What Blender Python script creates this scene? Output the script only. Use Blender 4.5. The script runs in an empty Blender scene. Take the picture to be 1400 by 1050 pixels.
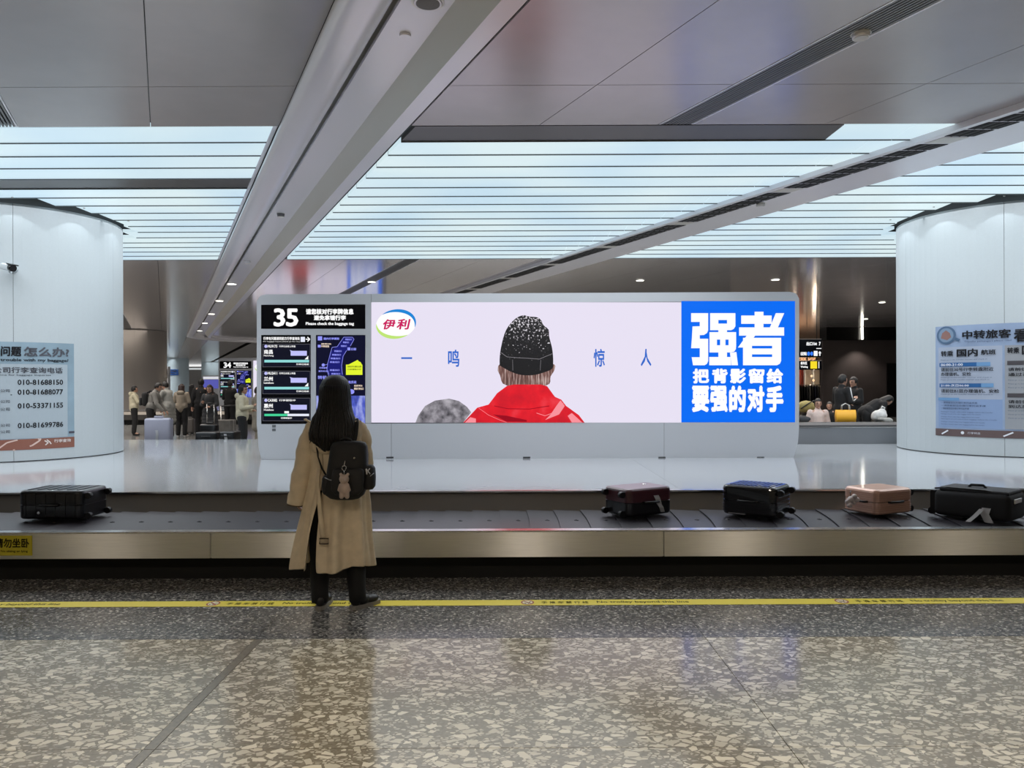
import bpy, bmesh, math, random
from mathutils import Vector, Matrix
random.seed(7)
PI = math.pi
S = bpy.context.scene
COL = S.collection

# ------------------------------------------------------------------ camera, world, exposure
H = 1.57; F = 1050.0; HOR = 526.0; ROLL = 0.0040
cam_d = bpy.data.cameras.new('camera'); cam = bpy.data.objects.new('camera', cam_d); COL.objects.link(cam)
cam.location = (0, 0, H)
cam.rotation_euler = (PI/2, 0, 0)
cam.rotation_mode = 'XYZ'
cam.matrix_world = Matrix.Translation((0, 0, H)) @ Matrix.Rotation(PI/2, 4, 'X') @ Matrix.Rotation(-ROLL, 4, 'Z')
cam_d.sensor_width = 36.0; cam_d.lens = 36.0*F/1400; cam_d.shift_y = 1.0/1400
cam_d.clip_end = 400
S.camera = cam
W = bpy.data.worlds.new('world'); S.world = W; W.use_nodes = True
W.node_tree.nodes['Background'].inputs[0].default_value = (0.75, 0.82, 0.9, 1)
W.node_tree.nodes['Background'].inputs[1].default_value = 0.12
S.view_settings.view_transform = 'Standard'; S.view_settings.look = 'None'
S.view_settings.exposure = 0.0; S.view_settings.gamma = 1.0; S.view_settings.use_curve_mapping = False
E_SLAT = 0.80        # luminous louvre ceiling
E_DOWN = 280.0        # watts of the near downlights
E_FAR = 130.0         # watts of the far downlights
E_SCREEN = 0.90
E_HALL = 11.0         # watts per square metre of the lamps added over the far hall
E_WASH = 9.6         # watts per square metre thrown down by the luminous ceiling
def wash(x0, x1, y0, y1, z, e=None, col=None):  # area lamps added beneath the luminous slats and over the far hall
    ld = bpy.data.lights.new('added_wash_lamp', 'AREA'); ld.shape = 'RECTANGLE'; ld.size = x1-x0; ld.size_y = y1-y0
    ld.spread = math.radians(138); ld.energy = (E_WASH if e is None else e)*(x1-x0)*(y1-y0); ld.color = (.94, .965, 1.0)
    if col: ld.color = col
    o = bpy.data.objects.new('added_wash_lamp', ld); COL.objects.link(o); o.location = ((x0+x1)/2, (y0+y1)/2, z)
_b = lambda k, y: k*2.6-.4524*y
for _i in range(6):
    _y0 = 7.75+_i*1.34; _y1 = _y0+1.3; _m = (_y0+_y1)/2
    wash(-13.0, _b(.445, _m)-.4, _y0, _y1, 4.10); wash(_b(.955, _m)+.35, _b(3.06, _m)-.35, _y0, _y1, 4.10); wash(_b(3.48, _m)+.4, 13, _y0, _y1, 4.10)

ZC = 4.17            # ceiling height
DC = ZC-H
ZP = 0.517           # island deck height
DY = -0.4524         # the beams run at an angle: dx per metre of depth

def P(px, py, D):
    """world point at depth D seen at pixel px, py"""
    dx, dy = px-700.0, HOR-py
    u = dx + dy*ROLL; v = dy - dx*ROLL
    return Vector((u*D/F, D, H+v*D/F))

def lin(c):
    def f(x):
        x /= 255.0
        return x/12.92 if x <= .04045 else ((x+.055)/1.055)**2.4
    return (f(c[0]), f(c[1]), f(c[2]), 1)

# unseen area lamps added under the ceiling to brighten the far hall
for _i in range(9):
    _y0 = 18.0+_i*8
    wash(_b(.955, _y0)-22, _b(.445, _y0)-2.5, _y0, _y0+5, 4.12, E_HALL, (1, .93, .86)); wash(_b(.955, _y0)+1.5, _b(3.06, _y0)-2, _y0, _y0+5, 4.12, E_HALL*.7, (1, .93, .86)); wash(_b(3.48, _y0)+1.5, _b(3.48, _y0)+16, _y0, _y0+5, 4.12, E_HALL*.9, (1, .93, .86))
# ------------------------------------------------------------------ materials
MATS = {}
def mat(name, c=(128, 128, 128), rough=.5, metal=0.0, emit=0.0, spec=.5, bump=None, vary=None, aniso=0, coat=0):
    if name in MATS: return MATS[name]
    m = bpy.data.materials.new(name); m.use_nodes = True; MATS[name] = m
    nt = m.node_tree; b = nt.nodes['Principled BSDF']
    col = lin(c)
    b.inputs['Base Color'].default_value = col
    b.inputs['Roughness'].default_value = rough
    b.inputs['Metallic'].default_value = metal
    b.inputs['Specular IOR Level'].default_value = spec
    if coat: b.inputs['Coat Weight'].default_value = coat
    if emit:
        b.inputs['Base Color'].default_value = (0, 0, 0, 1)
        b.inputs['Specular IOR Level'].default_value = 0.2
        b.inputs['Emission Color'].default_value = col
        b.inputs['Emission Strength'].default_value = emit
    if aniso:
        b.inputs['Anisotropic Rotation'].default_value = .25
        b.inputs['Anisotropic'].default_value = aniso
        t = nt.nodes.new('ShaderNodeTangent'); t.direction_type = 'UV_MAP'; t.uv_map = 'UVMap'
        nt.links.new(t.outputs[0], b.inputs['Tangent'])
    if vary or bump:
        tc = nt.nodes.new('ShaderNodeTexCoord')
        mp = nt.nodes.new('ShaderNodeMapping'); nt.links.new(tc.outputs['Object'], mp.inputs[0])
    if vary:      # (scale, amount) or (scale, amount, stretch xyz)
        if len(vary) > 2: mp.inputs['Scale'].default_value = vary[2]
        n = nt.nodes.new('ShaderNodeTexNoise'); n.inputs['Scale'].default_value = vary[0]; n.inputs['Detail'].default_value = 4
        nt.links.new(mp.outputs[0], n.inputs[0])
        r = nt.nodes.new('ShaderNodeValToRGB')
        a = vary[1]
        r.color_ramp.elements[0].position = .3; r.color_ramp.elements[1].position = .7
        r.color_ramp.elements[0].color = (col[0]*(1-a), col[1]*(1-a), col[2]*(1-a), 1)
        r.color_ramp.elements[1].color = (min(1, col[0]*(1+a)), min(1, col[1]*(1+a)), min(1, col[2]*(1+a)), 1)
        nt.links.new(n.outputs[0], r.inputs[0])
        nt.links.new(r.outputs[0], b.inputs['Emission Color' if emit else 'Base Color'])
    if bump:      # (scale, strength)
        n = nt.nodes.new('ShaderNodeTexNoise'); n.inputs['Scale'].default_value = bump[0]; n.inputs['Detail'].default_value = 3
        nt.links.new(mp.outputs[0], n.inputs[0])
        bp = nt.nodes.new('ShaderNodeBump'); bp.inputs['Strength'].default_value = bump[1]; bp.inputs['Distance'].default_value = .01
        nt.links.new(n.outputs[0], bp.inputs['Height']); nt.links.new(bp.outputs[0], b.inputs['Normal'])
    return m

def terrazzo():
    m = bpy.data.materials.new('terrazzo'); m.use_nodes = True; nt = m.node_tree; N = nt.nodes; L = nt.links
    b = N['Principled BSDF']; b.inputs['Roughness'].default_value = .12; b.inputs['Specular IOR Level'].default_value = .3
    tc = N.new('ShaderNodeTexCoord')
    nz = N.new('ShaderNodeTexNoise'); nz.inputs['Scale'].default_value = 9; nz.inputs['Detail'].default_value = 3
    L.new(tc.outputs['Object'], nz.inputs[0])
    mx = N.new('ShaderNodeMix'); mx.data_type = 'VECTOR'; mx.inputs[0].default_value = .035
    L.new(tc.outputs['Object'], mx.inputs[4]); L.new(nz.outputs['Color'], mx.inputs[5])
    prev = None
    base = N.new('ShaderNodeValToRGB'); n2 = N.new('ShaderNodeTexNoise'); n2.inputs['Scale'].default_value = 60; n2.inputs['Detail'].default_value = 5
    L.new(tc.outputs['Object'], n2.inputs[0]); L.new(n2.outputs[0], base.inputs[0])
    base.color_ramp.elements[0].position = .3; base.color_ramp.elements[1].position = .7
    base.color_ramp.elements[0].color = lin((128, 119, 102)); base.color_ramp.elements[1].color = lin((154, 145, 127))
    prev = base.outputs[0]
    for sc, keep, thr, ca, cb, off in ((42, .52, .20, (184, 175, 156), (220, 212, 192), 0), (18, .46, .16, (202, 194, 174), (238, 230, 210), 3.3)):
        mp = N.new('ShaderNodeMapping'); mp.inputs['Location'].default_value = (off, off*.7, 0); mp.inputs['Rotation'].default_value = (0, 0, .5+off)
        mp.inputs['Scale'].default_value = (1, 1.35, 1)
        L.new(mx.outputs[1], mp.inputs[0])
        ve = N.new('ShaderNodeTexVoronoi'); ve.voronoi_dimensions = '2D'; ve.feature = 'DISTANCE_TO_EDGE'; ve.inputs['Scale'].default_value = sc
        vc = N.new('ShaderNodeTexVoronoi'); vc.voronoi_dimensions = '2D'; vc.feature = 'F1'; vc.inputs['Scale'].default_value = sc
        L.new(mp.outputs[0], ve.inputs[0]); L.new(mp.outputs[0], vc.inputs[0])
        sp = N.new('ShaderNodeSeparateColor'); L.new(vc.outputs['Color'], sp.inputs[0])
        th = N.new('ShaderNodeMath'); th.operation = 'MULTIPLY_ADD'; th.inputs[1].default_value = .16; th.inputs[2].default_value = thr*.4
        L.new(sp.outputs[1], th.inputs[0])
        a = N.new('ShaderNodeMath'); a.operation = 'GREATER_THAN'; L.new(ve.outputs[0], a.inputs[0]); L.new(th.outputs[0], a.inputs[1])
        k = N.new('ShaderNodeMath'); k.operation = 'LESS_THAN'; L.new(sp.outputs[0], k.inputs[0]); k.inputs[1].default_value = keep
        ak = N.new('ShaderNodeMath'); ak.operation = 'MULTIPLY'; L.new(a.outputs[0], ak.inputs[0]); L.new(k.outputs[0], ak.inputs[1])
        cr = N.new('ShaderNodeMix'); cr.data_type = 'RGBA'; cr.inputs[6].default_value = lin(ca); cr.inputs[7].default_value = lin(cb)
        L.new(sp.outputs[2], cr.inputs[0])
        m2 = N.new('ShaderNodeMix'); m2.data_type = 'RGBA'; L.new(ak.outputs[0], m2.inputs[0]); L.new(prev, m2.inputs[6]); L.new(cr.outputs[2], m2.inputs[7])
        prev = m2.outputs[2]
    L.new(prev, b.inputs['Base Color'])
    return m

def granite():
    m = bpy.data.materials.new('dark_granite'); m.use_nodes = True; nt = m.node_tree; N = nt.nodes; L = nt.links
    b = N['Principled BSDF']; b.inputs['Roughness'].default_value = .2; b.inputs['Specular IOR Level'].default_value = .35
    tc = N.new('ShaderNodeTexCoord')
    v = N.new('ShaderNodeTexVoronoi'); v.inputs['Scale'].default_value = 70; L.new(tc.outputs['Object'], v.inputs[0])
    sp = N.new('ShaderNodeSeparateColor'); L.new(v.outputs['Color'], sp.inputs[0])
    r = N.new('ShaderNodeValToRGB'); L.new(sp.outputs[0], r.inputs[0])
    e = r.color_ramp.elements
    e[0].position = 0; e[0].color = lin((58, 57, 57)); e[1].position = 1; e[1].color = lin((205, 200, 192))
    a = e.new(.55); a.color = lin((96, 95, 93)); a = e.new(.9); a.color = lin((140, 137, 132))
    L.new(r.outputs[0], b.inputs['Base Color'])
    return m

M_TERR = terrazzo(); M_GRAN = granite()
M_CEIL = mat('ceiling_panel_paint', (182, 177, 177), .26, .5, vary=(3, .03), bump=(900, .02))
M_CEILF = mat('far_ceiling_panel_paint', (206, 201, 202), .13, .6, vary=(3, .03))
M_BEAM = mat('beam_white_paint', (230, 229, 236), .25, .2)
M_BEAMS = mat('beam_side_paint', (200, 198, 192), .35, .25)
M_BLACK = mat('black_void', (8, 8, 9), .8)
M_DARKSLAT = mat('unlit_slat', (96, 96, 98), .35, .4)
M_EDGE = mat('slat_edge', (105, 110, 112), .5, .3)
M_PILLAR = mat('pillar_white', (186, 194, 198), .42, 0, vary=(40, .015))
M_DECK = mat('island_deck', (166, 169, 173), .10, .2, vary=(1.5, .05))
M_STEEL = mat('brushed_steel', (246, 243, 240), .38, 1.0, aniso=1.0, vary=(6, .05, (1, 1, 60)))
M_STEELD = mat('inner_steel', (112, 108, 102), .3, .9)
M_STEELP = mat('steel_edge', (210, 208, 204), .2, 1.0)
M_KICK = mat('kick_black', (9, 9, 10), .6)
M_RUBBER = mat('belt_rubber', (44, 42, 47), .42, 0, spec=.3, bump=(60, .06), vary=(8, .15))
M_CAB = mat('sign_cabinet_grey', (190, 194, 200), .42, .1)
M_FLOORFAR = mat('far_floor_stone', (128, 128, 126), .12, 0, vary=(2, .08))

def slat_mat():
    m = bpy.data.materials.new('luminous_panel'); m.use_nodes = True; N = m.node_tree.nodes; L = m.node_tree.links
    b = N['Principled BSDF']; b.inputs['Base Color'].default_value = (.1, .1, .1, 1); b.inputs['Roughness'].default_value = .4
    tc = N.new('ShaderNodeTexCoord'); n = N.new('ShaderNodeTexNoise'); n.inputs['Scale'].default_value = .5; n.inputs['Detail'].default_value = 1
    L.new(tc.outputs['Object'], n.inputs[0])
    r = N.new('ShaderNodeValToRGB'); L.new(n.outputs[0], r.inputs[0])
    r.color_ramp.elements[0].position = .35; r.color_ramp.elements[0].color = lin((196, 224, 240))
    r.color_ramp.elements[1].position = .65; r.color_ramp.elements[1].color = lin((218, 238, 242))
    L.new(r.outputs[0], b.inputs['Emission Color']); b.inputs['Emission Strength'].default_value = E_SLAT*1.15
    return m
M_SLAT = slat_mat()

# ------------------------------------------------------------------ mesh helpers
def link(name, me, parent=None, loc=None):
    o = bpy.data.objects.new(name, me); COL.objects.link(o)
    if parent is not None: o.parent = parent
    if loc is not None: o.location = loc
    return o
def bm_obj(name, bm, m, parent=None, smooth=False, loc=None):
    me = bpy.data.meshes.new(name); bm.to_mesh(me); bm.free()
    for x in (m if isinstance(m, (list, tuple)) else [m]): me.materials.append(x)
    if smooth:
        for p in me.polygons: p.use_smooth = True
    return link(name, me, parent, loc)
def thing(name, label, cat, loc=(0, 0, 0), rz=0, group=None):
    o = bpy.data.objects.new(name, None); COL.objects.link(o); o.location = loc; o.rotation_euler = (0, 0, rz)
    o['label'] = label; o['category'] = cat
    if group: o['group'] = group
    return o
def tag(o, label, cat, group=None):
    o['label'] = label; o['category'] = cat
    if group: o['group'] = group
    return o
def struct(o):
    o['kind'] = 'structure'; return o
def box(bm, x0, x1, y0, y1, z0, z1, mi=0, M=None):
    vs = [bm.verts.new((x, y, z)) for z in (z0, z1) for y in (y0, y1) for x in (x0, x1)]
    if M is not None:
        for v in vs: v.co = M @ v.co
    for f in ((0, 2, 3, 1), (4, 5, 7, 6), (0, 1, 5, 4), (2, 6, 7, 3), (0, 4, 6, 2), (1, 3, 7, 5)):
        fc = bm.faces.new([vs[i] for i in f]); fc.material_index = mi
    return vs
def rbox(x0, x1, y0, y1, z0, z1, r=.02, seg=3):
    bm = bmesh.new(); box(bm, x0, x1, y0, y1, z0, z1)
    bmesh.ops.bevel(bm, geom=bm.edges[:], offset=r, segments=seg, profile=.5, affect='EDGES')
    return bm
def prism(bm, pts, z0, z1, mi=0, f=lambda x, y, z: (x, y, z)):
    a = [bm.verts.new(f(x, y, z0)) for x, y in pts]; b = [bm.verts.new(f(x, y, z1)) for x, y in pts]
    n = len(pts)
    for i in range(n):
        fc = bm.faces.new((a[i], a[(i+1) % n], b[(i+1) % n], b[i])); fc.material_index = mi
    for q in (a[::-1], b):
        fc = bm.faces.new(q); fc.material_index = mi
def cyl(bm, p0, p1, r0, r1=None, n=16, caps=True, mi=0):
    p0, p1 = Vector(p0), Vector(p1); r1 = r0 if r1 is None else r1
    d = (p1-p0).normalized(); a = d.orthogonal().normalized(); b = d.cross(a)
    A = []; B = []
    for i in range(n):
        t = 2*PI*i/n; w = a*math.cos(t)+b*math.sin(t)
        A.append(bm.verts.new(p0+w*r0)); B.append(bm.verts.new(p1+w*r1))
    for i in range(n):
        fc = bm.faces.new((A[i], A[(i+1) % n], B[(i+1) % n], B[i])); fc.material_index = mi; fc.smooth = True
    if caps:
        for q in (A[::-1], B):
            fc = bm.faces.new(q); fc.material_index = mi
def ball(bm, c, r, sub=2, sc=(1, 1, 1)):
    M = Matrix.Translation(c) @ Matrix.Diagonal((r*sc[0], r*sc[1], r*sc[2], 1))
    bmesh.ops.create_icosphere(bm, subdivisions=sub, radius=1, matrix=M)
def chain(bm, pts, rad, n=12):
    for i in range(len(pts)):
        ball(bm, pts[i], rad[i])
        if i: cyl(bm, pts[i-1], pts[i], rad[i-1], rad[i], n)
def tube(bm, pts, rad, n=10, flat=1.0, up=None):
    """swept tube through pts; rad number or list"""
    pts = [Vector(p) for p in pts]; R = []
    for i, p in enumerate(pts):
        d = (pts[min(i+1, len(pts)-1)]-pts[max(i-1, 0)]).normalized()
        a = (Vector(up) if up else Vector((0, 0, 1) if abs(d.z) < .9 else (1, 0, 0))).cross(d).normalized(); b = d.cross(a)
        r = rad[i] if isinstance(rad, (list, tuple)) else rad
        R.append([bm.verts.new(p+a*math.cos(2*PI*k/n)*r+b*math.sin(2*PI*k/n)*r*flat) for k in range(n)])
    for i in range(len(R)-1):
        for k in range(n):
            f = bm.faces.new((R[i][k], R[i][(k+1) % n], R[i+1][(k+1) % n], R[i+1][k])); f.smooth = True
    bm.faces.new(R[0][::-1]); bm.faces.new(R[-1])
def ring(cx, cy, z, rx, ry, n=32, e=2.0):
    out = []
    for i in range(n):
        t = 2*PI*i/n; c, s = math.cos(t), math.sin(t)
        out.append((cx+rx*math.copysign(abs(c)**(2/e), c), cy+ry*math.copysign(abs(s)**(2/e), s), z))
    return out
def loft(bm, rings, caps=True, closed=True, smooth=True):
    R = [[bm.verts.new(p) for p in r] for r in rings]; n = len(R[0])
    for i in range(len(R)-1):
        for k in range(n if closed else n-1):
            f = bm.faces.new((R[i][k], R[i][(k+1) % n], R[i+1][(k+1) % n], R[i+1][k])); f.smooth = smooth
    if caps and closed:
        bm.faces.new(R[0][::-1]); bm.faces.new(R[-1])
    return R
def modmesh(bm, mods, name='tmp'):
    """run modifiers over a bmesh, give back the evaluated mesh"""
    me = bpy.data.meshes.new(name); bm.to_mesh(me); bm.free()
    o = bpy.data.objects.new('tmp', me); COL.objects.link(o)
    for t, kw in mods:
        md = o.modifiers.new(t, t)
        for k, v in kw.items(): setattr(md, k, v)
    dg = bpy.context.evaluated_depsgraph_get()
    r = bpy.data.meshes.new_from_object(o.evaluated_get(dg))
    bpy.data.objects.remove(o); bpy.data.meshes.remove(me)
    r.name = name
    for p in r.polygons: p.use_smooth = True
    return r
def remesh(bm, vox, it=3, name='tmp'):
    bmesh.ops.recalc_face_normals(bm, faces=bm.faces[:])
    return modmesh(bm, [('REMESH', dict(mode='VOXEL', voxel_size=vox)), ('SMOOTH', dict(factor=.5, iterations=it))], name)
def uv_xz(o):
    me = o.data; uv = me.uv_layers.new(name='UVMap')
    for l in me.loops:
        c = me.vertices[l.vertex_index].co; uv.data[l.index].uv = (c.x, c.z+c.y)

# ------------------------------------------------------------------ lettering (flat glyph outlines)
_T = {}
def glyphs(s, bold=0.0, spacing=1.0):
    key = (s, bold, spacing)
    if key in _T: return _T[key]
    cu = bpy.data.curves.new('t', 'FONT'); cu.body = s; cu.resolution_u = 2; cu.space_character = spacing
    o = bpy.data.objects.new('t', cu); COL.objects.link(o)
    dg = bpy.context.evaluated_depsgraph_get()
    me = bpy.data.meshes.new_from_object(o.evaluated_get(dg))
    V = [(v.co.x, v.co.y) for v in me.vertices]; Fc = [tuple(p.vertices) for p in me.polygons]
    bpy.data.objects.remove(o); bpy.data.curves.remove(cu); bpy.data.meshes.remove(me)
    if bold:
        V2 = []; F2 = []
        for k in range(6):
            a = 2*PI*k/6; n = len(V2)
            V2 += [(x+bold*math.cos(a), y+bold*math.sin(a)) for x, y in V]; F2 += [tuple(i+n for i in f) for f in Fc]
        V, F2 = V2, F2; Fc = F2
    _T[key] = (V, Fc); return _T[key]
class Flat:
    """collects flat outlines in picture-plane units (x right, y down), then maps them to a surface"""
    def __init__(s): s.V = []; s.F = []
    def text(s, t, x0, y0, x1, y1, bold=.0, spacing=1.0):
        V, Fc = glyphs(t, bold, spacing)
        a = min(v[0] for v in V); b = max(v[0] for v in V); c = min(v[1] for v in V); d = max(v[1] for v in V)
        if d-c < .2: c = -.12; d = .75
        n = len(s.V)
        s.V += [(x0+(v[0]-a)/(b-a)*(x1-x0), y1-(v[1]-c)/(d-c)*(y1-y0)) for v in V]; s.F += [tuple(i+n for i in f) for f in Fc]
        return s
    def poly(s, pts):
        n = len(s.V); s.V += list(pts); s.F.append(tuple(range(n, n+len(pts)))); return s
    def rect(s, x0, y0, x1, y1, nx=1): 
        for i in range(nx):
            a = x0+(x1-x0)*i/nx; b = x0+(x1-x0)*(i+1)/nx
            s.poly([(a, y0), (b, y0), (b, y1), (a, y1)])
        return s
    def ell(s, cx, cy, rx, ry, n=24):
        return s.poly([(cx+rx*math.cos(2*PI*i/n), cy+ry*math.sin(2*PI*i/n)) for i in range(n)])
    def line(s, pts, w):
        for (x0, y0), (x1, y1) in zip(pts, pts[1:]):
            d = math.hypot(x1-x0, y1-y0) or 1; nx, ny = -(y1-y0)/d*w/2, (x1-x0)/d*w/2
            s.poly([(x0+nx, y0+ny), (x1+nx, y1+ny), (x1-nx, y1-ny), (x0-nx, y0-ny)])
        return s
    def build(s, name, m, parent, f):
        me = bpy.data.meshes.new(name); me.from_pydata([f(x, y) for x, y in s.V], [], s.F); me.materials.append(m)
        bm = bmesh.new(); bm.from_mesh(me); bmesh.ops.triangulate(bm, faces=bm.faces[:]); bm.to_mesh(me); bm.free()
        return link(name, me, parent)

# ================================================================== STRUCTURE
bm = bmesh.new(); box(bm, -60, 60, -14, 95, -.3, -.03)
floor = struct(bm_obj('floor', bm, mat('slab', (70, 70, 68), .6)))
def slab(x0, x1, y0, y1, m, name='floor_slab', z=0.0, g=.002):
    bm = bmesh.new(); box(bm, x0+g, x1-g, y0+g, y1-g, -.03, z)
    return bm_obj(name, bm, m, floor)
xs = [-26.35, -23.6, -20.85, -18.1, -15.35, -12.6, -9.85, -7.1, -4.35, -1.6, 1.19, 3.95, 6.7, 9.45, 12.2, 15, 18, 21]
ys = [-13, -9, -5.6, -2.6, .4, 1.86, 3.32, 4.76]
for j in range(len(ys)-1):
    for i in range(6, len(xs)-5):
        x0, x1 = xs[i], xs[i+1]
        if abs(x0+1.6) < .01: x0 += .05
        slab(x0, x1, ys[j], ys[j+1], M_TERR)
    bm = bmesh.new(); box(bm, -1.6, -1.552, ys[j]+.002, ys[j+1]-.002, -.03, -.0005)
    bm_obj('grout_strip', bm, mat('grout_strip', (128, 120, 104), .16, spec=.25, vary=(50, .15)), floor)
for i in range(4, len(xs)-3):
    slab(xs[i], xs[i+1], 4.76, 6.6, M_GRAN, 'granite_slab')
far_y = [6.6, 15.0, 18.5, 22, 26, 31, 38, 48, 60, 75, 94]
for j in range(len(far_y)-1):
    w = 6 if j < 4 else 12
    x = -48
    while x < 48:
        slab(x, x+w, far_y[j], far_y[j+1], M_FLOORFAR, 'stone_slab'); x += w
slab(-60, -12.6 if False else -9.85, -13, 6.6, M_FLOORFAR, 'stone_slab'); slab(12.2, 48, -13, 6.6, M_FLOORFAR, 'stone_slab')

# ceiling slab with its metal panels
bm = bmesh.new(); box(bm, -60, 60, -14, 95, 4.75, 4.9)
ceiling = struct(bm_obj('ceiling', bm, mat('ceiling_slab', (40, 40, 42), .8)))
for nm, b in (('wall_left', (-60.2, -60, -14, 95, 0, 4.9)), ('wall_right', (60, 60.2, -14, 95, 0, 4.9)), ('wall_back', (-60, 60, -14.2, -14, 0, 4.9))):
    bm = bmesh.new(); box(bm, *b); struct(bm_obj(nm, bm, mat('far_wall_grey', (130, 130, 132), .5)))
bm = bmesh.new(); box(bm, -60, 60, 95, 95.2, 0, 4.9)
struct(bm_obj('wall_front', bm, mat('far_wall_pale', (196, 198, 200), .4)))

def para(x0a, x0b, y0, y1, z0, z1, g=.004):
    bm = bmesh.new()
    pts = [(x0a+g+DY*(y0+g), y0+g), (x0b-g+DY*(y0+g), y0+g), (x0b-g+DY*(y1-g), y1-g), (x0a+g+DY*(y1-g), y1-g)]
    prism(bm, pts, z0, z1); return bm
kb = [-14, -10, -7, -4.5, -3, -2, -1.3, -.70, None, -.56, -.05, .445, 'b1', .955, 1.448, 1.905, None, 2.038, 2.55, 3.06, 'b2', 3.48, 4.2, 5, 6, 7.2, 9, 11, 14, 18, 24, 30]
rows = [-13, -6, -1, 2.8, 6.67, 7.70, 'L', 15.81, 19.2, 22.6, 26, 30, 35, 41, 50, 64, 94]
segs = []
for a, b in zip(kb, kb[1:]):
    if isinstance(a, (int, float)) and isinstance(b, (int, float)): segs.append((a*DC, b*DC))
rsegs = [(a, b) for a, b in zip(rows, rows[1:]) if isinstance(a, (int, float)) and isinstance(b, (int, float))]
for a, b in segs:
    for y0, y1 in rsegs:
        xl = min(a+DY*y0, a+DY*y1); xr = max(b+DY*y0, b+DY*y1)
        if xl > 45 or xr < -55: continue
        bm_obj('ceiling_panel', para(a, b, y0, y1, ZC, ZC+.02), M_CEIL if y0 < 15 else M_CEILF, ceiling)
for y0, y1 in rsegs:      # past the end of the beams the strips above them are panels too
    if y0 >= 41:
        for a, b in ((.445, .955), (3.06, 3.48)): bm_obj('ceiling_panel', para(a*DC, b*DC, y0, y1, ZC, ZC+.02), M_CEIL, ceiling)

# linear grilles between the panels
def grille(ka, kb_, y0, y1, label, light=None):
    a, b = ka*DC, kb_*DC
    t = thing('linear_grille', label, 'ceiling grille', (a+DY*y0, y0, ZC))
    inv = Matrix.Translation((-(a+DY*y0), -y0, -ZC))
    def q(bm, nm, m):
        bm.transform(inv); bm_obj(nm, bm, m, t)
    q(para(a, b, y0, y1, ZC+.03, ZC+.04, 0), 'backing', mat('grille_backing', (40, 40, 42), .8))
    q(para(a, a+.02, y0, y1, ZC-.004, ZC+.03, 0), 'frame', M_BEAM); q(para(b-.02, b, y0, y1, ZC-.004, ZC+.03, 0), 'frame', M_BEAM)
    n = 9; w = (b-a-.04)/n
    for i in range(n):
        q(para(a+.02+w*(i+.25), a+.02+w*(i+.8), y0, y1, ZC-.002, ZC+.03, 0), 'bar', mat('grille_bar', (120, 120, 122), .4, .4))
    return t
for (y0, y1, w1, w2) in ((-1, 7.68, 'in the near ceiling on the right', 'at the upper left corner of the view'), (15.83, 41, 'running away beyond the luminous ceiling above the big sign', 'beyond the luminous ceiling, left of the white beam')):
    grille(1.905, 2.038, y0, y1, 'long grey slotted air grille ' + w1)
    grille(-.70, -.56, y0, y1, 'long grey slotted air grille ' + w2)

# luminous louvre ceiling: rows of light panels between the beams
PIL = [(-7.75, 12.0), (7.76, 12.15)]; PR = 1.5
def row_iv(xa, xb, ym):
    iv = [(xa, xb)]
    for cx, cy in PIL:
        h2 = (PR+.03)**2-(max(ym[0], min(ym[1], cy))-cy)**2
        if h2 > 0:
            h = math.sqrt(h2); out = []
            for a, b in iv:
                if b < cx-h or a > cx+h: out.append((a, b)); continue
                if a < cx-h: out.append((a, cx-h))
                if b > cx+h: out.append((cx+h, b))
            iv = out
    return [v for v in iv if v[1]-v[0] > .1]
LS, LP, LN = 7.72, .476, 17
def louvre(label, fa, fb, dark=None, split=None, dark_to=None):
    t = thing('luminous_ceiling', label, 'ceiling light', ((fa(7.7)+fb(7.7))/2, 7.7, ZC)); o = t.location.copy()
    for i in range(LN):
        y0 = LS+i*LP; y1 = y0+LP-.012; ym = (y0+y1)/2
        A, B = fa(ym), fb(ym)
        pieces = row_iv(A, B, (y0, y1))
        if split:
            pieces = [w for (a, b) in pieces for w in ([(a, b)] if not a < split(ym) < b else [(a, split(ym)-.004), (split(ym)+.004, b)])]
        if dark == i:
            pieces = [w for (a, b) in pieces for w in ([(a, b)] if not a < dark_to < b else [(a, dark_to), (dark_to, b)])]
        for a, b in pieces:
            off = dark == i and b <= dark_to+.01
            sa = DY*(y0-ym) if abs(a-A) < .01 else 0; sb_ = DY*(y0-ym) if abs(b-B) < .01 else 0
            def quad(ya, yb, za, zb):
                bm = bmesh.new(); ta, tb = (ya-ym)/(y0-ym), (yb-ym)/(y0-ym)
                prism(bm, [(a-o.x+sa*ta, ya-o.y), (b-o.x+sb_*ta, ya-o.y), (b-o.x+sb_*tb, yb-o.y), (a-o.x+sa*tb, yb-o.y)], za, zb); return bm
            bm = quad(y0, y1, 0, .05)
            s = bm_obj('light_panel', bm, M_DARKSLAT if off else M_SLAT, t)
            if off: s['label'] = 'unlit dark grey row of the luminous ceiling'
            bm = quad(y1, y1+.010, -.013, .05); bm_obj('edge_strip', bm, M_EDGE, s)
    return t
b1l = lambda y: .445*DC+DY*y; b1r = lambda y: .955*DC+DY*y; b2l = lambda y: 3.06*DC+DY*y; b2r = lambda y: 3.48*DC+DY*y
louvre('luminous slatted ceiling left of the broad white beam, one row dark', lambda y: -16.0, lambda y: b1l(y)-.06, dark=4, dark_to=-2.9)
louvre('luminous slatted ceiling between the two white beams above the big sign', lambda y: b1r(y)+.05, lambda y: b2l(y), dark=0, dark_to=3.35, split=lambda y: b2l(y)-.30)
louvre('luminous slatted ceiling right of the narrow vented beam', lambda y: b2r(y), lambda y: 16.0)
# white side strip closing the louvre beside the broad beam
bm = bmesh.new(); prism(bm, [(b1l(7.7)-.055, 7.7), (b1l(7.7)-.01, 7.7), (b1l(15.8)-.01, 15.8), (b1l(15.8)-.055, 15.8)], ZC+.01, ZC+.3)
struct(bm_obj('trim_1', bm, M_BEAM))

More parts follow.
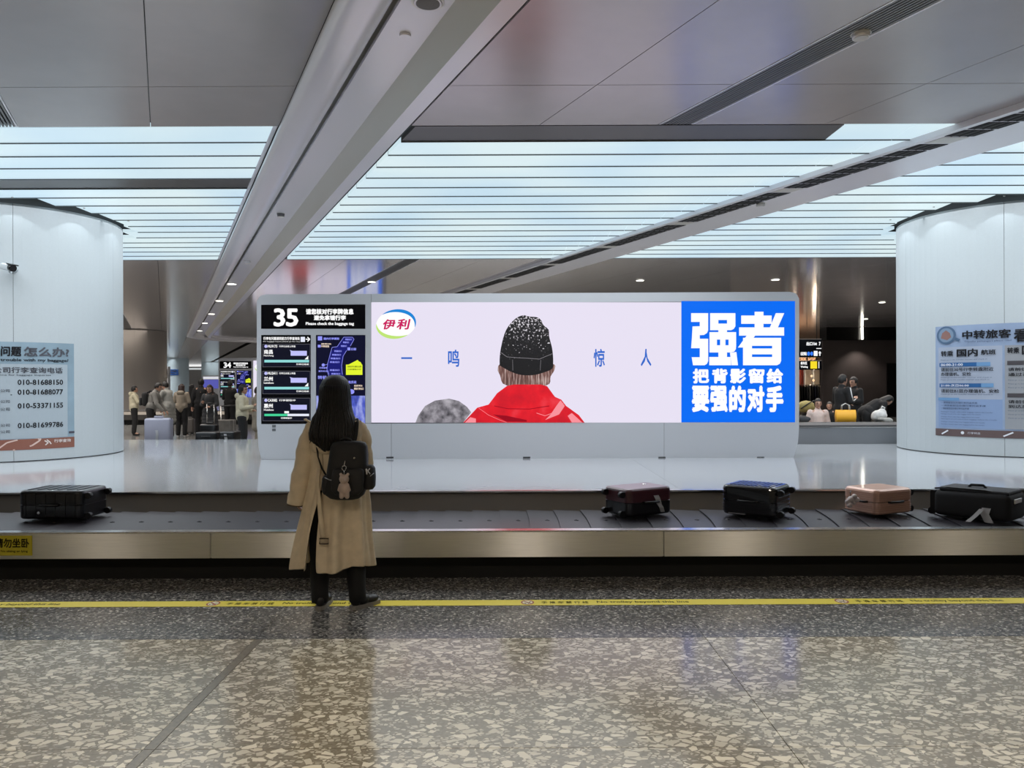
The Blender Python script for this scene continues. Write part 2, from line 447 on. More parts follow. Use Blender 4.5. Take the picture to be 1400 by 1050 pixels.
# --- broad beam with recessed middle
def sweep_path(x0a, pts_y):     # centre line of a beam
    return [Vector((x0a+DY*y, y, 0)) for y in pts_y]
beam1 = thing('ceiling_beam', 'broad white ceiling beam with recessed middle and curved far end', 'beam', (0, 0, ZC))
ck = (.445+.955)/2*DC
path = sweep_path(ck, [-10, 0, 4, 8, 12, 16, 22, 30, 38, 39.2])
# rounded turn to the right at the far end
d = Vector((DY, 1, 0)).normalized(); p = path[-1].copy(); ang = math.atan2(d.y, d.x)
for k in range(14):
    ang -= math.radians(8.2); p = p+Vector((math.cos(ang), math.sin(ang), 0))*.62; path.append(p.copy())
for k in range(5): p = p+Vector((math.cos(ang), math.sin(ang), 0))*3.0; path.append(p.copy())
def beam_strip(name, prof, m, parent, path=path, smooth=False):
    bm = bmesh.new(); R = []
    for i, q in enumerate(path):
        a = path[max(i-1, 0)]; b = path[min(i+1, len(path)-1)]; dd = (b-a).normalized()
        sx = Vector((dd.y, -dd.x, 0)); k = 1.0/abs(sx.x) if i < 10 else 1.0/abs(Vector((DY, 1, 0)).normalized().y)
        if i < 10: sx = Vector((1, 0, 0)); k = 1
        else: k = .911
        R.append([bm.verts.new(q+sx*u*k+Vector((0, 0, z))) for u, z in prof])
    n = len(prof)
    for i in range(len(R)-1):
        for j in range(n-1):
            f = bm.faces.new((R[i][j], R[i+1][j], R[i+1][j+1], R[i][j+1])); f.smooth = smooth
    return bm_obj(name, bm, m, parent)
hw = (.955-.445)/2*DC      # .663
def kx(k, z): return k*(ZC+z-H)-ck     # offset of a line seen at k on height z
lip = -.10
curve = [(kx(.449, 0), .02), (kx(.452, lip), lip+.03), (kx(.457, lip), lip), (kx(.485, lip), lip-.012)]
for i in range(9):
    t = i/8.0; curve.append((kx(.515, lip)+(kx(.618, .10)+.012-kx(.515, lip))*t**.8, lip+.36*(t**2.4)))
beam_strip('left_lip', curve, M_BEAM, beam1, smooth=True)
beam_strip('middle_panel', [(kx(.618, .10), .13), (kx(.618, .10), .10), (kx(.76, .10), .10)], M_BEAM, beam1)
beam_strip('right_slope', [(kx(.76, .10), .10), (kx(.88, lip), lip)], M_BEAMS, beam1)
beam_strip('right_lip', [(kx(.88, lip), lip), (kx(.948, lip), lip), (kx(.951, lip), lip+.03), (kx(.953, 0), .02)], M_BEAM, beam1)
beam_strip('seal', [(kx(.444, 0), .018), (kx(.449, 0), .018)], M_BLACK, beam1); beam_strip('seal', [(kx(.953, 0), .018), (kx(.958, 0), .018)], M_BLACK, beam1)
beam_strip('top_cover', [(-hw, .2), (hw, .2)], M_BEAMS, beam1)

# --- narrow beam with air vents
beam2 = thing('ceiling_beam', 'narrow white ceiling beam with a row of black air vents', 'beam', (0, 0, ZC))
def para2(ka, kb_, y0, y1, z0, z1, g=0):
    f = lambda k: k*DC
    bm = para(f(ka), f(kb_), y0, y1, z0, z1, g); bm.transform(Matrix.Translation((0, 0, -ZC))); return bm
bm_obj('soffit', para2(3.06, 3.48, -10, 41, ZC-.06, ZC+.1), M_BEAM, beam2)
y = 2.0; n = 0
while y < 26:
    blank = n % 9 == 8
    if not blank:
        v = bm_obj('vent', para2(3.092, 3.208, y+.01, y+.205, ZC-.064, ZC-.058), M_BLACK, beam2)
        for q in range(3):
            ka = 3.115+.033*q
            bm_obj('vent_blade', para2(ka, ka+.005, y+.01, y+.205, ZC-.068, ZC-.062), mat('vent_blade', (70, 70, 72), .5), v)
    else:
        bm_obj('blank_plate', para2(3.1, 3.2, y+.01, y+.205, ZC-.064, ZC-.058), M_BEAMS, beam2)
    y += .228; n += 1

# ------------------------------------------------------------------ ceiling fittings
def downlight(px, py, z, label, watts, r=.09, group=None, spot=True, xy=None, cone=120):
    Dd = (z-H)*F/((HOR-py)-(px-700)*ROLL) if xy is None else xy[1]
    q = P(px, py, Dd) if xy is None else Vector((xy[0], xy[1], z))
    t = thing('downlight', label, 'lamp', (q.x, q.y, z), group=group)
    bm = bmesh.new(); cyl(bm, (0, 0, -.012), (0, 0, .01), r*1.25, r*1.2, 24); bm_obj('trim_ring', bm, M_BEAM, t)
    bm = bmesh.new(); cyl(bm, (0, 0, -.016), (0, 0, -.011), r, r, 24); bm_obj('lens', bm, mat('lamp_lens', (255, 250, 235), .4, emit=6.0), t)
    if spot:
        ld = bpy.data.lights.new('downlight_lamp', 'SPOT'); ld.energy = watts; ld.spot_size = math.radians(cone); ld.spot_blend = .8
        ld.shadow_soft_size = .06; ld.color = (1.0, .88, .72)
        lo = bpy.data.objects.new('lamp', ld); COL.objects.link(lo); lo.parent = t; lo.location = (0, 0, -.04)
    return t
zl = ZC+.10
w = ['nearest', 'second', 'third', 'fourth', 'fifth', 'sixth']
for i, (px, py) in enumerate(((317, 388), (300, 411), (289, 429), (280, 441.5), (273, 452))):
    downlight(px, py, zl, '%s lit round downlight along the far end of the broad beam' % w[i], E_FAR, r=.11)
downlight(268, 460.5, zl-.1, 'lit round downlight in the rounded end of the broad beam', E_FAR, r=.11, spot=False)
for px, py, lb in ((687, 385, 'small lit downlight in the dark ceiling above the beanie picture'), (875, 383, 'small lit downlight in the dark ceiling left of the blue panel'),
                   (1060, 382, 'small lit downlight in the dark ceiling above the blue panel'), (1183, 436, 'small lit downlight nearest the brown wall'),
                   (1154, 454, 'small lit downlight over the hanging black signs'), (1206, 413, 'small lit downlight beside the right pillar'), (508, 385, 'small lit downlight above the left end of the screen')):
    downlight(px, py, ZC, lb, E_FAR, r=.09)
for i, (x, lb) in enumerate(((-6.8, 'leftmost downlight over the waiting area'), (-3.3, 'downlight over the waiting area above the woman'), (.23, 'downlight over the middle of the waiting area'),
                             (3.74, 'downlight over the right half of the waiting area'), (7.3, 'rightmost downlight over the waiting area'))):
    downlight(0, 0, ZC, lb, E_DOWN, r=.1, xy=(x, 0.3), cone=150)
    downlight(0, 0, ZC, lb + ', added unseen second row behind', E_DOWN, r=.1, xy=(x, -3.5), cone=140)  # second and third rows are added behind the camera to brighten the floor
    downlight(0, 0, ZC, lb + ', added unseen third row behind', E_DOWN, r=.1, xy=(x, -8), cone=140)
def puck(px, py, z, name, label, r, m, cat, h=.03, inner=None):
    Dd = (z-H)*F/((HOR-py)-(px-700)*ROLL); q = P(px, py, Dd)
    t = thing(name, label, cat, (q.x, q.y, z))
    bm = bmesh.new(); cyl(bm, (0, 0, -h), (0, 0, .002), r*.92, r, 28); bm_obj('housing', bm, m, t)
    if inner:
        bm = bmesh.new(); cyl(bm, (0, 0, -h-.004), (0, 0, -h), r*.8, r*.8, 28); bm_obj('cover', bm, inner, t)
        bm = bmesh.new(); cyl(bm, (0, 0, -.004), (0, 0, .002), r*1.12, r*1.12, 28); bm_obj('rim', bm, M_BEAMS, t)
    return t
puck(585, 3, zl, 'ceiling_speaker', 'round grey loudspeaker in the broad beam at the top edge', .105, M_BEAM, 'speaker', .012, mat('speaker_mesh', (120, 118, 120), .7, bump=(400, .3)))
puck(554, 47, zl, 'ceiling_sensor', 'small white round cover in the middle of the broad beam', .045, M_BEAM, 'sensor', .02)
puck(384, 292, zl, 'smoke_detector', 'grey smoke detector halfway along the broad beam', .06, mat('det_grey', (110, 110, 112), .5), 'smoke detector', .05, M_BEAMS)
puck(338, 357, zl, 'smoke_detector', 'pale smoke detector near the far downlights of the broad beam', .07, M_BEAM, 'smoke detector', .05, M_BEAMS)
puck(1177, 46, ZC, 'smoke_detector', 'white smoke detector on the right slotted grille', .065, M_BEAM, 'smoke detector', .035, mat('det_w', (205, 205, 205), .5))
puck(1040, 278, ZC-.06, 'ceiling_sensor', 'grey dome sensor under the narrow vented beam', .06, M_BEAMS, 'sensor', .05, M_BEAM)

# ================================================================== CAROUSEL
def carousel(ox, oy, label, x0, x1, detail, barrier):
    t = thing('baggage_carousel', label, 'baggage carousel', (ox, oy, 0))
    def add(nm, b, m, uv=False, bev=0, parent=t):
        bm = bmesh.new(); box(bm, *b)
        if bev: bmesh.ops.bevel(bm, geom=bm.edges[:], offset=bev, segments=2, affect='EDGES')
        o = bm_obj(nm, bm, m, parent)
        if uv: uv_xz(o)
        return o
    x = x0; step = 3.6
    while x < x1-.1:
        e = min(x+step, x1)
        add('side_panel', (x+.002, e-.002, 6.10, 6.16, .20, .402), M_STEEL if detail else mat('far_steel', (66, 64, 62), .6, .4), True, .004)
        x = e
    add('rim', (x0, x1, 6.095, 6.19, .402, .412), M_STEELP, False, .003)
    add('kick_plate', (x0, x1, 6.26, 6.30, 0, .34), M_KICK)
    add('belt_bed', (x0, x1, 6.19, 7.52, .2, .325), M_BLACK)
    # inner sloping wall
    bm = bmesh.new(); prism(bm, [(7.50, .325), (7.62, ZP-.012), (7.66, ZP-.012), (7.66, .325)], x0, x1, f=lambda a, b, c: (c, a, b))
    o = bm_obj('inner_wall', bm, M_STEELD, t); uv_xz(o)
    add('deck_edge', (x0, x1, 7.60, 7.68, ZP-.012, ZP+.003), M_STEELP, False, .003)
    add('deck_base', (x0, x1, 7.67, 15.05, 0, ZP-.03), M_KICK)
    x = x0
    while x < x1-.1:
        for (ya, yb) in ((7.68, 10.2), (10.2, 12.7), (12.7, 15.1)):
            add('deck_panel', (x+.0015, min(x+3.72, x1)-.0015, ya+.0015, yb-.0015, ZP-.03, ZP), M_DECK)
        x += 3.72
    add('back_kick_plate', (x0, x1, 15.05, 15.1, 0, ZP-.03), M_KICK)
    # far belt
    add('back_belt', (x0, x1, 15.15, 16.3, .2, .34), M_RUBBER)
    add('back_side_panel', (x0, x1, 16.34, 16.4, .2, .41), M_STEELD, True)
    if barrier:
        add('low_barrier', (4.2, x1, 13.36, 13.42, ZP, .80), mat('barrier_grey', (128, 130, 134), .35, .5, vary=(1, .1)))
        add('barrier_cap', (4.2, x1, 13.35, 13.43, .80, .81), M_STEELP)
        add('rear_ledge', (4.2, x1, 13.43, 14.3, .80, .842), mat('ledge_dark', (88, 88, 90), .35, .4)); add('ledge_cap', (4.2, x1, 14.26, 14.31, .842, .852), M_STEELP)
    # rubber plates
    if detail:
        pitch = .262
        n = int((x1-x0)/pitch)
        protos = {}
        for i in range(n):
            cx = x0+pitch*(i+.5)
            sh = max(0.0, min(1.0, (cx-.9)/1.7))*.24
            key = round(sh, 2)
            if key not in protos:
                bm = bmesh.new()
                hwid = pitch/2+.03; pts = []
                ya, yb = -.63, .625
                # near end with a rounded right corner, far end straight
                pts.append((-hwid, ya+.01)); pts.append((-hwid*.3, ya)); pts.append((hwid*.6, ya+.005))
                for a in range(5):
                    th = -PI/2+a*PI/8; pts.append((hwid-.05+.05*math.cos(th), ya+.05+.05*math.sin(th)))
                pts += [(hwid, yb), (-hwid, yb)]
                mid = []
                for k in range(1, 8): mid.append((-hwid, yb+(ya+.05-yb)*k/8))
                rt = [(hwid, ya+.05+(yb-ya-.05)*k/8) for k in range(1, 8)]
                pts = pts[:8]+rt+[(hwid, yb), (-hwid, yb)]+mid
                def fm(x, y, z, sh=sh):
                    tt = (y+.63)/1.26
                    return (x+sh*(tt-.2)+.02*math.sin(tt*PI)*(1 if sh < .1 else 1.6), y, z+(-x)*.045)
                prism(bm, pts, 0, .006, f=fm)
                me = bpy.data.meshes.new('belt_plate'); bm.to_mesh(me); bm.free(); me.materials.append(M_RUBBER)
                protos[key] = me
                bm = bmesh.new(); cyl(bm, (0, 0, 0), (0, 0, .007), .024, .016, 10); cyl(bm, (0, 0, .006), (0, 0, .010), .008, .006, 8)
                mb = bpy.data.meshes.new('bolt'); bm.to_mesh(mb); bm.free(); mb.materials.append(M_RUBBER); protos['b'] = mb
            o = link('belt_plate', protos[key], t, (cx, 6.86, .336+.001*(i % 2)))
            if abs(cx) < 6: link('bolt', protos['b'], o, (sh*.42+.02, .08, .005))
    else:
        add('belt_plates', (x0, x1, 6.2, 7.5, .325, .345), M_RUBBER)
    return t
c35 = carousel(0, 0, 'stainless steel baggage carousel with black rubber belt behind the woman', -13.2, 13.2, True, True)
c34 = carousel(-10.12, 25.05, 'steel baggage carousel in the background below the sign reading 34', -12, 13, False, False)

# notice sticker on the steel side
def on_plane(D, o=(0, 0, 0), dz=0):
    o = Vector(o)
    def f(x, y):
        q = P(x, y, D-dz); return (q.x-o.x, q.y-o.y, q.z-o.z)
    return f
q0 = P(22, 746, 6.1)
st = thing('notice_sticker', 'yellow notice sticker with black characters on the steel carousel side', 'sticker', (q0.x, 6.1, q0.z))
bm = bmesh.new(); a = P(-12, 732.5, 6.098); b = P(44, 759.5, 6.098)
box(bm, a.x-q0.x, b.x-q0.x, -.0042, -.0002, b.z-q0.z, a.z-q0.z); bm_obj('sheet', bm, mat('sticker_yellow', (186, 172, 40), .5), st)
Flat().text('请勿坐卧', -7, 736, 40, 749, .03).text('No sitting or lying', 1, 752, 38, 756, .02).build('lettering', mat('ink_black', (20, 18, 14), .6), st, on_plane(6.1, (q0.x, 6.1, q0.z), .0048))

# yellow floor tape with warning text
tape = thing('floor_tape', 'yellow warning tape with black text across the dark granite floor', 'floor tape', (0, 5.53, 0))
bm = bmesh.new(); box(bm, -9.5, 11.5, -.066, .066, 0, .002); bm_obj('tape', bm, mat('tape_yellow', (226, 208, 56), .45), tape)
M_INK = mat('ink_black', (20, 18, 14), .6)
tx = Flat(); ti = Flat(); tw = Flat()
for k in range(-4, 5):
    xc = .105+k*2.262
    f0 = lambda x, y: None
    ti.line([(xc+.042*math.cos(a*PI/12), .052*math.sin(a*PI/12)) for a in range(25)], .011)
    ti.line([(xc-.03, -.035), (xc+.03, .035)], .011).build('prohibition_ring', mat('print_red', (150, 40, 30), .5), tape, lambda x, y: (x, -y, .0030))
    Flat().ell(xc, 0, .04, .05).build('sign_disc', mat('print_white', (225, 220, 190), .5), tape, lambda x, y: (x, -y, .0024))
    ti = Flat()
    tx.line([(xc-.025, .012), (xc+.012, .012), (xc+.02, -.02), (xc+.028, -.02)], .006).ell(xc-.016, .027, .006, .007, 8).ell(xc+.008, .027, .006, .007, 8)
    for i, ch in enumerate('手推车禁行线'):
        tx.text(ch, xc+.10+i*.059, -.026, xc+.142+i*.059, .034, .012)
    tx.text('No trolley beyond this line', xc+.50, -.03, xc+1.16, .036, .012)
tx.build('lettering', M_INK, tape, lambda x, y: (x, -y, .0027))

# ================================================================== PILLARS WITH POSTERS
def pillar(cx, cy, r, z0, z1, label, rot=0, m=M_PILLAR, group=None, n=6, g=.0016):
    t = thing('round_pillar', label, 'pillar', (cx, cy, z0), group=group)
    for i in range(n):
        a0 = 2*PI*i/n+rot+g; a1 = 2*PI*(i+1)/n+rot-g; k = 14
        bm = bmesh.new()
        pts = [(r*math.cos(a0+(a1-a0)*j/k), r*math.sin(a0+(a1-a0)*j/k)) for j in range(k+1)] + [((r-.04)*math.cos(a1+(a0-a1)*j/k), (r-.04)*math.sin(a1+(a0-a1)*j/k)) for j in range(k+1)]
        prism(bm, pts, .012, z1-z0)
        for f in bm.faces:
            if abs(f.normal.z) < .5 : f.smooth = False
        bm_obj('cladding_panel', bm, m, t)
    bm = bmesh.new(); cyl(bm, (0, 0, 0), (0, 0, z1-z0-.03), r-.05, r-.05, 48); bm_obj('core', bm, mat('pillar_core', (70, 72, 74), .6), t)
    return t
def ang_to_cam(cx, cy): return math.atan2(-cy, -cx)
def hit(px, py, cx, cy, r):      # pixel -> (u, z) on the pillar
    d = P(px, py, 1.0)-Vector((0, 0, H)); a = d.x**2+d.y**2; b = -2*(cx*d.x+cy*d.y); c = cx*cx+cy*cy-r*r
    disc = b*b-4*a*c
    if disc < 0: disc = 0
    s = (-b-math.sqrt(disc))/(2*a); x, y, z = d.x*s, d.y*s, H+d.z*s
    return (math.atan2(y-cy, x-cx)+PI/2)*r, z
SEAM = [hit(18, 400, PIL[0][0], PIL[0][1], PR)[0]/PR-PI/2, hit(1373, 400, PIL[1][0], PIL[1][1], PR)[0]/PR-PI/2]
pl = pillar(PIL[0][0], PIL[0][1], PR, ZP, 4.13, 'white round pillar at the left edge carrying a baggage help poster', rot=SEAM[0])
pr = pillar(PIL[1][0], PIL[1][1], PR, ZP, 4.13, 'white round pillar at the right edge carrying a blue transfer poster', rot=SEAM[1])
# accent lamps in the ceiling ring above the pillars
for i, (cx, cy) in enumerate(PIL):
    for k in range(12):
        a = 2*PI*k/12+SEAM[i]
        if math.sin(a) > .3: continue
        ld = bpy.data.lights.new('accent', 'SPOT'); ld.energy = 9.0; ld.spot_size = math.radians(110); ld.use_nodes = True; _n = ld.node_tree; _f = _n.nodes.new('ShaderNodeLightFalloff'); _f.inputs[0].default_value = 1.0; _n.links.new(_f.outputs['Linear'], _n.nodes['Emission'].inputs['Strength']); ld.spot_blend = .12; ld.shadow_soft_size = .012; ld.color = (.85, .95, 1)
        t = thing('pillar_spotlight', 'small ceiling spotlight close to the %s white pillar' % ('left', 'right')[i], 'lamp', (cx+(PR+.24)*math.cos(a), cy+(PR+.24)*math.sin(a), ZC-.001), group='spotlights around the %s pillar' % ('left', 'right')[i])
        bm = bmesh.new(); cyl(bm, (0, 0, -.010), (0, 0, 0), .014, .016, 12); bm_obj('housing', bm, M_BEAMS, t)
        lo = bpy.data.objects.new('lamp', ld); COL.objects.link(lo); lo.parent = t; lo.location = (0, 0, -.02)

def cyl_map(cx, cy, r, o):
    def f(u, z, e=0):     # u: arc length from the point that faces -Y, growing to +X
        a = -PI/2+u/r; return (cx+(r+e)*math.cos(a)-o[0], cy+(r+e)*math.sin(a)-o[1], z-o[2])
    return f
def hit(px, py, cx, cy, r):      # pixel -> (u, z) on the pillar
    d = P(px, py, 1.0)-Vector((0, 0, H)); a = d.x**2+d.y**2; b = -2*(cx*d.x+cy*d.y); c = cx*cx+cy*cy-r*r
    disc = b*b-4*a*c
    if disc < 0: disc = 0
    s = (-b-math.sqrt(disc))/(2*a); x, y, z = d.x*s, d.y*s, H+d.z*s
    return (math.atan2(y-cy, x-cx)+PI/2)*r, z
def poster(name, label, pil, ua, ub, za, zb, layers):
    """layers: (part name, material, Flat in unit coordinates 0..1 x 0..1 (y down), lift)"""
    cx, cy = pil; um = (ua+ub)/2; a = -PI/2+um/PR; o = (cx+PR*math.cos(a), cy+PR*math.sin(a), (za+zb)/2)
    t = thing(name, label, 'poster', o)
    f = cyl_map(cx, cy, PR, o)
    for i, (nm, m, fl, nx) in enumerate(layers):
        e = .0015+.0012*i
        fl.build(nm, m, t, lambda x, y, e=e: f(ua+(ub-ua)*x, za+(zb-za)*y, e))
    return t
# left: baggage help poster. unit frame: x 0..1 = px -?..101
uR, zt = hit(101, 470, *PIL[0], PR); _, zb_ = hit(101, 611, *PIL[0], PR); uL, _ = hit(0, 470, *PIL[0], PR)
span = uR-uL; uA = uR-span*1.75
def ux(px): return 1-(101-px)/101.0/1.75      # pixel x at the poster to unit x
def uy(py): return (py-469.0)/(611.0-469.0)
def LF(): return Flat()
def T(fl, s, x0, y0, x1, y1, b=.02): return fl.text(s, ux(x0), uy(y0), ux(x1), uy(y1), b)
bg = Flat().rect(0, 0, 1, 1, 24)
pan = Flat().rect(0, uy(498), ux(90.5), uy(596), 24)
foot = Flat().poly([(0, uy(597)), (0, 1)]+[(i/24, 1) for i in range(1, 25)]+[(1, uy(596)), (ux(101), uy(596))]+[(1-i/24*.4, uy(596)) for i in range(1, 24)])
foot = Flat().rect(0, uy(597), 1, 1, 24)
sw = Flat().line([(ux(-2), uy(608)), (ux(8), uy(601)), (ux(20), uy(598)), (ux(50), uy(597.5))], .012).line([(ux(16), uy(611)), (ux(40), uy(606)), (ux(50), uy(600)), (ux(52), uy(597))], .014)
k1 = Flat(); T(k1, '问题', 1, 475, 27, 488, .035); T(k1, 'any trouble with my baggage?', -14, 490.5, 92, 495.5, .02)
for s, y in (('010-81688150', 522), ('010-81688077', 535), ('010-53371155', 553), ('010-81699786', 579)): T(k1, s, 22, y-3.5, 83.5, y+3.5, .02)
k1.line([(0, uy(538.5)), (ux(15), uy(538.5))], .006)
k2 = Flat(); T(k2, '怎么办?', 30, 475, 93, 488, .035); T(k2, '航空公司行李查询电话', -32, 502, 83, 510, .02); T(k2, 'Airline hotline for baggage inquiries', -30, 511.5, 66, 514, .01)
for y in (533, 547, 557, 578, 586.5): T(k2, '航空公司', -12, y-2, 12, y+2, .01)
wt = Flat(); T(wt, '长平中英说明', 66, 599, 95, 603, .02)
wt = Flat(); wt.text('行李查询', ux(70), uy(599), ux(95), uy(603.5), .03).line([(ux(57), uy(600)), (ux(62), uy(603)), (ux(58), uy(606))], .01).line([(ux(60), uy(599)), (ux(64), uy(602)), (ux(66), uy(605))], .01)
dk = Flat().rect(ux(92), uy(589), ux(101), uy(592), 4)
poster('baggage_help_poster', 'pale blue poster listing telephone numbers on the left white pillar', PIL[0], uA, uR, zt, zb_, [
    ('sheet', mat('poster_blue', (142, 164, 178), .3, vary=(3, .12)), bg, 0), ('text_panel', mat('poster_pale', (168, 180, 188), .3), pan, 0),
    ('footer_band', mat('poster_brown', (140, 92, 78), .35), foot, 0), ('swoosh', mat('poster_cream', (216, 190, 180), .35), sw, 0),
    ('corner_band', mat('poster_dark', (80, 80, 92), .35), dk, 0), ('heading_lettering', mat('poster_ink', (26, 28, 34), .4), k1, 0),
    ('small_print', mat('poster_grey_ink', (84, 86, 94), .4), k2, 0), ('footer_text', mat('poster_white', (225, 215, 210), .4), wt, 0)])
# right: transfer poster
uA, zt = hit(1279, 447, *PIL[1], PR); uB, _ = hit(1400, 450, *PIL[1], PR); _, zb_ = hit(1340, 598, *PIL[1], PR)
sp = uB-uA; uE = uA+sp*1.7; PXW = 121*1.7
def rx(px): return (px-1279)/PXW
def ry(py): return (py-445.0)/(600.0-445.0)
def R_(fl, s, x0, y0, x1, y1, b=.02): return fl.text(s, rx(x0), ry(y0), rx(x1), ry(y1), b)
bg = Flat().rect(0, 0, 1, ry(590), 24)
card = Flat().rect(rx(1284), ry(548), rx(1373), ry(588), 12)
top = Flat().rect(rx(1284), ry(475), rx(1373), ry(548), 12)
card2 = Flat().rect(rx(1376), ry(475), rx(1465), ry(588), 12)
foot = Flat().rect(0, ry(590), 1, 1, 24)
pill = Flat().rect(rx(1286), ry(497), rx(1340), ry(502.5), 6).rect(rx(1286), ry(526), rx(1346), ry(531.5), 6)
pill2 = Flat().rect(rx(1340), ry(497), rx(1358), ry(502.5), 3).rect(rx(1346), ry(526), rx(1362), ry(531.5), 3).rect(rx(1284), ry(546), rx(1316), ry(550), 4)
pill3 = Flat().rect(rx(1379), ry(496), rx(1420), ry(501.5), 6).rect(rx(1379), ry(539.5), rx(1420), ry(545), 6)
ink = Flat(); R_(ink, '中转旅客', 1321, 453, 1384, 465, .035); R_(ink, '看', 1387, 453, 1405, 471, .03)
R_(ink, '转乘', 1289, 480, 1308, 488, .03); R_(ink, '国内', 1313, 478, 1342, 489, .035); R_(ink, '航班', 1346, 480, 1365, 487, .03)
R_(ink, '转乘', 1379, 478, 1394, 486, .03); R_(ink, '国际', 1397, 476, 1424, 488, .03); 
R_(ink, '请前往30号行李转盘附近', 1289, 504, 1362, 509, .02); R_(ink, '办理值机、安检', 1289, 510.5, 1333, 515.5, .02); R_(ink, '请前往B1层办理值机、安检', 1289, 534, 1369, 539, .02)
R_(ink, '请前往国际', 1380, 505, 1420, 509.5, .02); R_(ink, '通过海关', 1380, 512, 1415, 516.5, .02); R_(ink, '请前往', 1380, 548.5, 1405, 553, .02); R_(ink, '到达层', 1380, 555, 1405, 559.5, .02)
sm = Flat(); rr = random.Random(3)
for y in (493, 518, 521, 541.5): R_(sm, 'Please go to the transfer counter and check in', 1289, y-1, 1289+rr.uniform(60, 80), y+1, .0)
for y, e in ((553, 1341), (557, 1352), (561, 1330)): R_(sm, '一请旅客前往办理行李托运手续', 1289, y-1.2, e, y+1.2, .01)
for y in (566, 569, 573, 576, 580, 583.5): R_(sm, 'Passengers should collect their baggage before the transfer', 1289, y-.9, 1289+rr.uniform(55, 82), y+.9, .0)
for y in (522, 527, 532, 563, 568, 573): R_(sm, 'Please go to the counter for transfer', 1380, y-.9, 1425, y+.9, .0)
R_(sm, 'Transfer passengers please read', 1324, 467, 1384, 470, .0)
wt = Flat(); R_(wt, '06:00-21:00', 1289, 498, 1322, 501.6, .03); R_(wt, '21:00-次日06:00', 1289, 527, 1330, 530.6, .03); R_(wt, '行李转盘', 1328, 593, 1345, 596, .01)
wt.ell(rx(1321), ry(594.5), .012, .014, 10).line([(rx(1290), ry(597.5)), (rx(1300), ry(592))], .012).line([(rx(1374), ry(597.5)), (rx(1386), ry(592))], .012)
lens = Flat().ell(rx(1297), ry(458), 15/PXW, 12.5/155, 24).line([(rx(1308), ry(462)), (rx(1317), ry(466))], .022)
lens2 = Flat().ell(rx(1297), ry(458), 11.5/PXW, 10/155, 24)
hand = Flat().poly([(rx(1289), ry(462)), (rx(1291), ry(455)), (rx(1297), ry(451)), (rx(1303), ry(455)), (rx(1305), ry(461)), (rx(1299), ry(465))])
poster('transfer_poster', 'blue poster with passenger transfer directions on the right white pillar', PIL[1], uA, uE, zt, zb_, [
    ('sheet', mat('tposter_blue', (146, 164, 192), .3, vary=(2, .1)), bg, 0), ('text_panel', mat('tposter_pale', (164, 174, 192), .3), top, 0), ('lower_panel', mat('tposter_mid', (136, 158, 194), .3), card, 0),
    ('grey_panel', mat('tposter_grey', (152, 156, 162), .3), card2, 0), ('footer_band', mat('tposter_brown', (100, 84, 84), .35), foot, 0), ('pill', mat('tposter_teal', (48, 96, 150), .3), pill, 0),
    ('pill_end', mat('tposter_teal2', (110, 152, 194), .3), pill2, 0), ('grey_pill', mat('tposter_greyp', (78, 76, 80), .3), pill3, 0),
    ('magnifier', mat('tposter_lens', (84, 108, 136), .3), lens, 0), ('magnifier_glass', mat('tposter_lens2', (122, 144, 168), .3), lens2, 0), ('hand_picture', mat('tposter_hand', (140, 106, 100), .4), hand, 0),
    ('heading_lettering', mat('poster_ink', (26, 28, 34), .4), ink, 0), ('small_print', mat('tposter_small', (70, 84, 110), .4), sm, 0), ('pill_text', mat('poster_white2', (228, 232, 240), .4), wt, 0)])

# CCTV camera on left pillar
u, z = hit(19, 366, *PIL[0], PR); f = cyl_map(PIL[0][0], PIL[0][1], PR, (0, 0, 0)); q = Vector(f(u, z))
cc = thing('security_camera', 'white bullet security camera with black front on the left pillar', 'camera', q)
Mr = Matrix.Rotation(math.radians(-62), 4, 'Z') @ Matrix.Rotation(math.radians(14), 4, 'Y')
bm = rbox(-.10, .11, -.05, .05, -.045, .045, .02); bm.transform(Matrix.Translation((.03, -.18, -.02)) @ Matrix.Rotation(math.radians(-25), 4, 'Z') @ Matrix.Rotation(math.radians(12), 4, 'Y')); bm_obj('body', bm, M_PILLAR, cc, True)
bm = bmesh.new(); cyl(bm, (-.02, 0, 0), (.045, 0, 0), .05, .046, 20); box(bm, -.06, .07, -.048, .048, .04, .055)
bm.transform(Matrix.Translation((.125, -.24, -.04)) @ Matrix.Rotation(math.radians(-28), 4, 'Z') @ Matrix.Rotation(math.radians(14), 4, 'Y')); bm_obj('black_hood', bm, mat('gloss_black', (6, 6, 7), .2), cc)
bm = bmesh.new(); tube(bm, [(0, .0, -.02), (0, -.08, -.085), (.05, -.17, -.08)], .014, 10); cyl(bm, (0, .02, -.02), (0, -.02, -.02), .045, .045, 18); bm_obj('bracket', bm, M_PILLAR, cc, False)

# ================================================================== THE BIG SIGN
SD = 10.95
def rounded(x0, y0, x1, y1, r, n=6):
    pts = []
    for cx, cy, a0 in ((x1-r, y0+r, -90), (x1-r, y1-r, 0), (x0+r, y1-r, 90), (x0+r, y0+r, 180)):
        for i in range(n+1):
            a = math.radians(a0+90*i/n); pts.append((cx+r*math.cos(a), cy+r*math.sin(a)))
    return pts
def smooth_closed(pts, n=6):
    out = []; m = len(pts)
    for i in range(m):
        p0, p1, p2, p3 = pts[i-1], pts[i], pts[(i+1) % m], pts[(i+2) % m]
        for k in range(n):
            t = k/n; out.append(tuple(.5*((2*p1[j])+(-p0[j]+p2[j])*t+(2*p0[j]-5*p1[j]+4*p2[j]-p3[j])*t*t+(-p0[j]+3*p1[j]-3*p2[j]+p3[j])*t**3) for j in (0, 1)))
    return out
def em(name, c, e=1.0, **k): return mat('lit_'+name, c, .5, emit=e, **k)
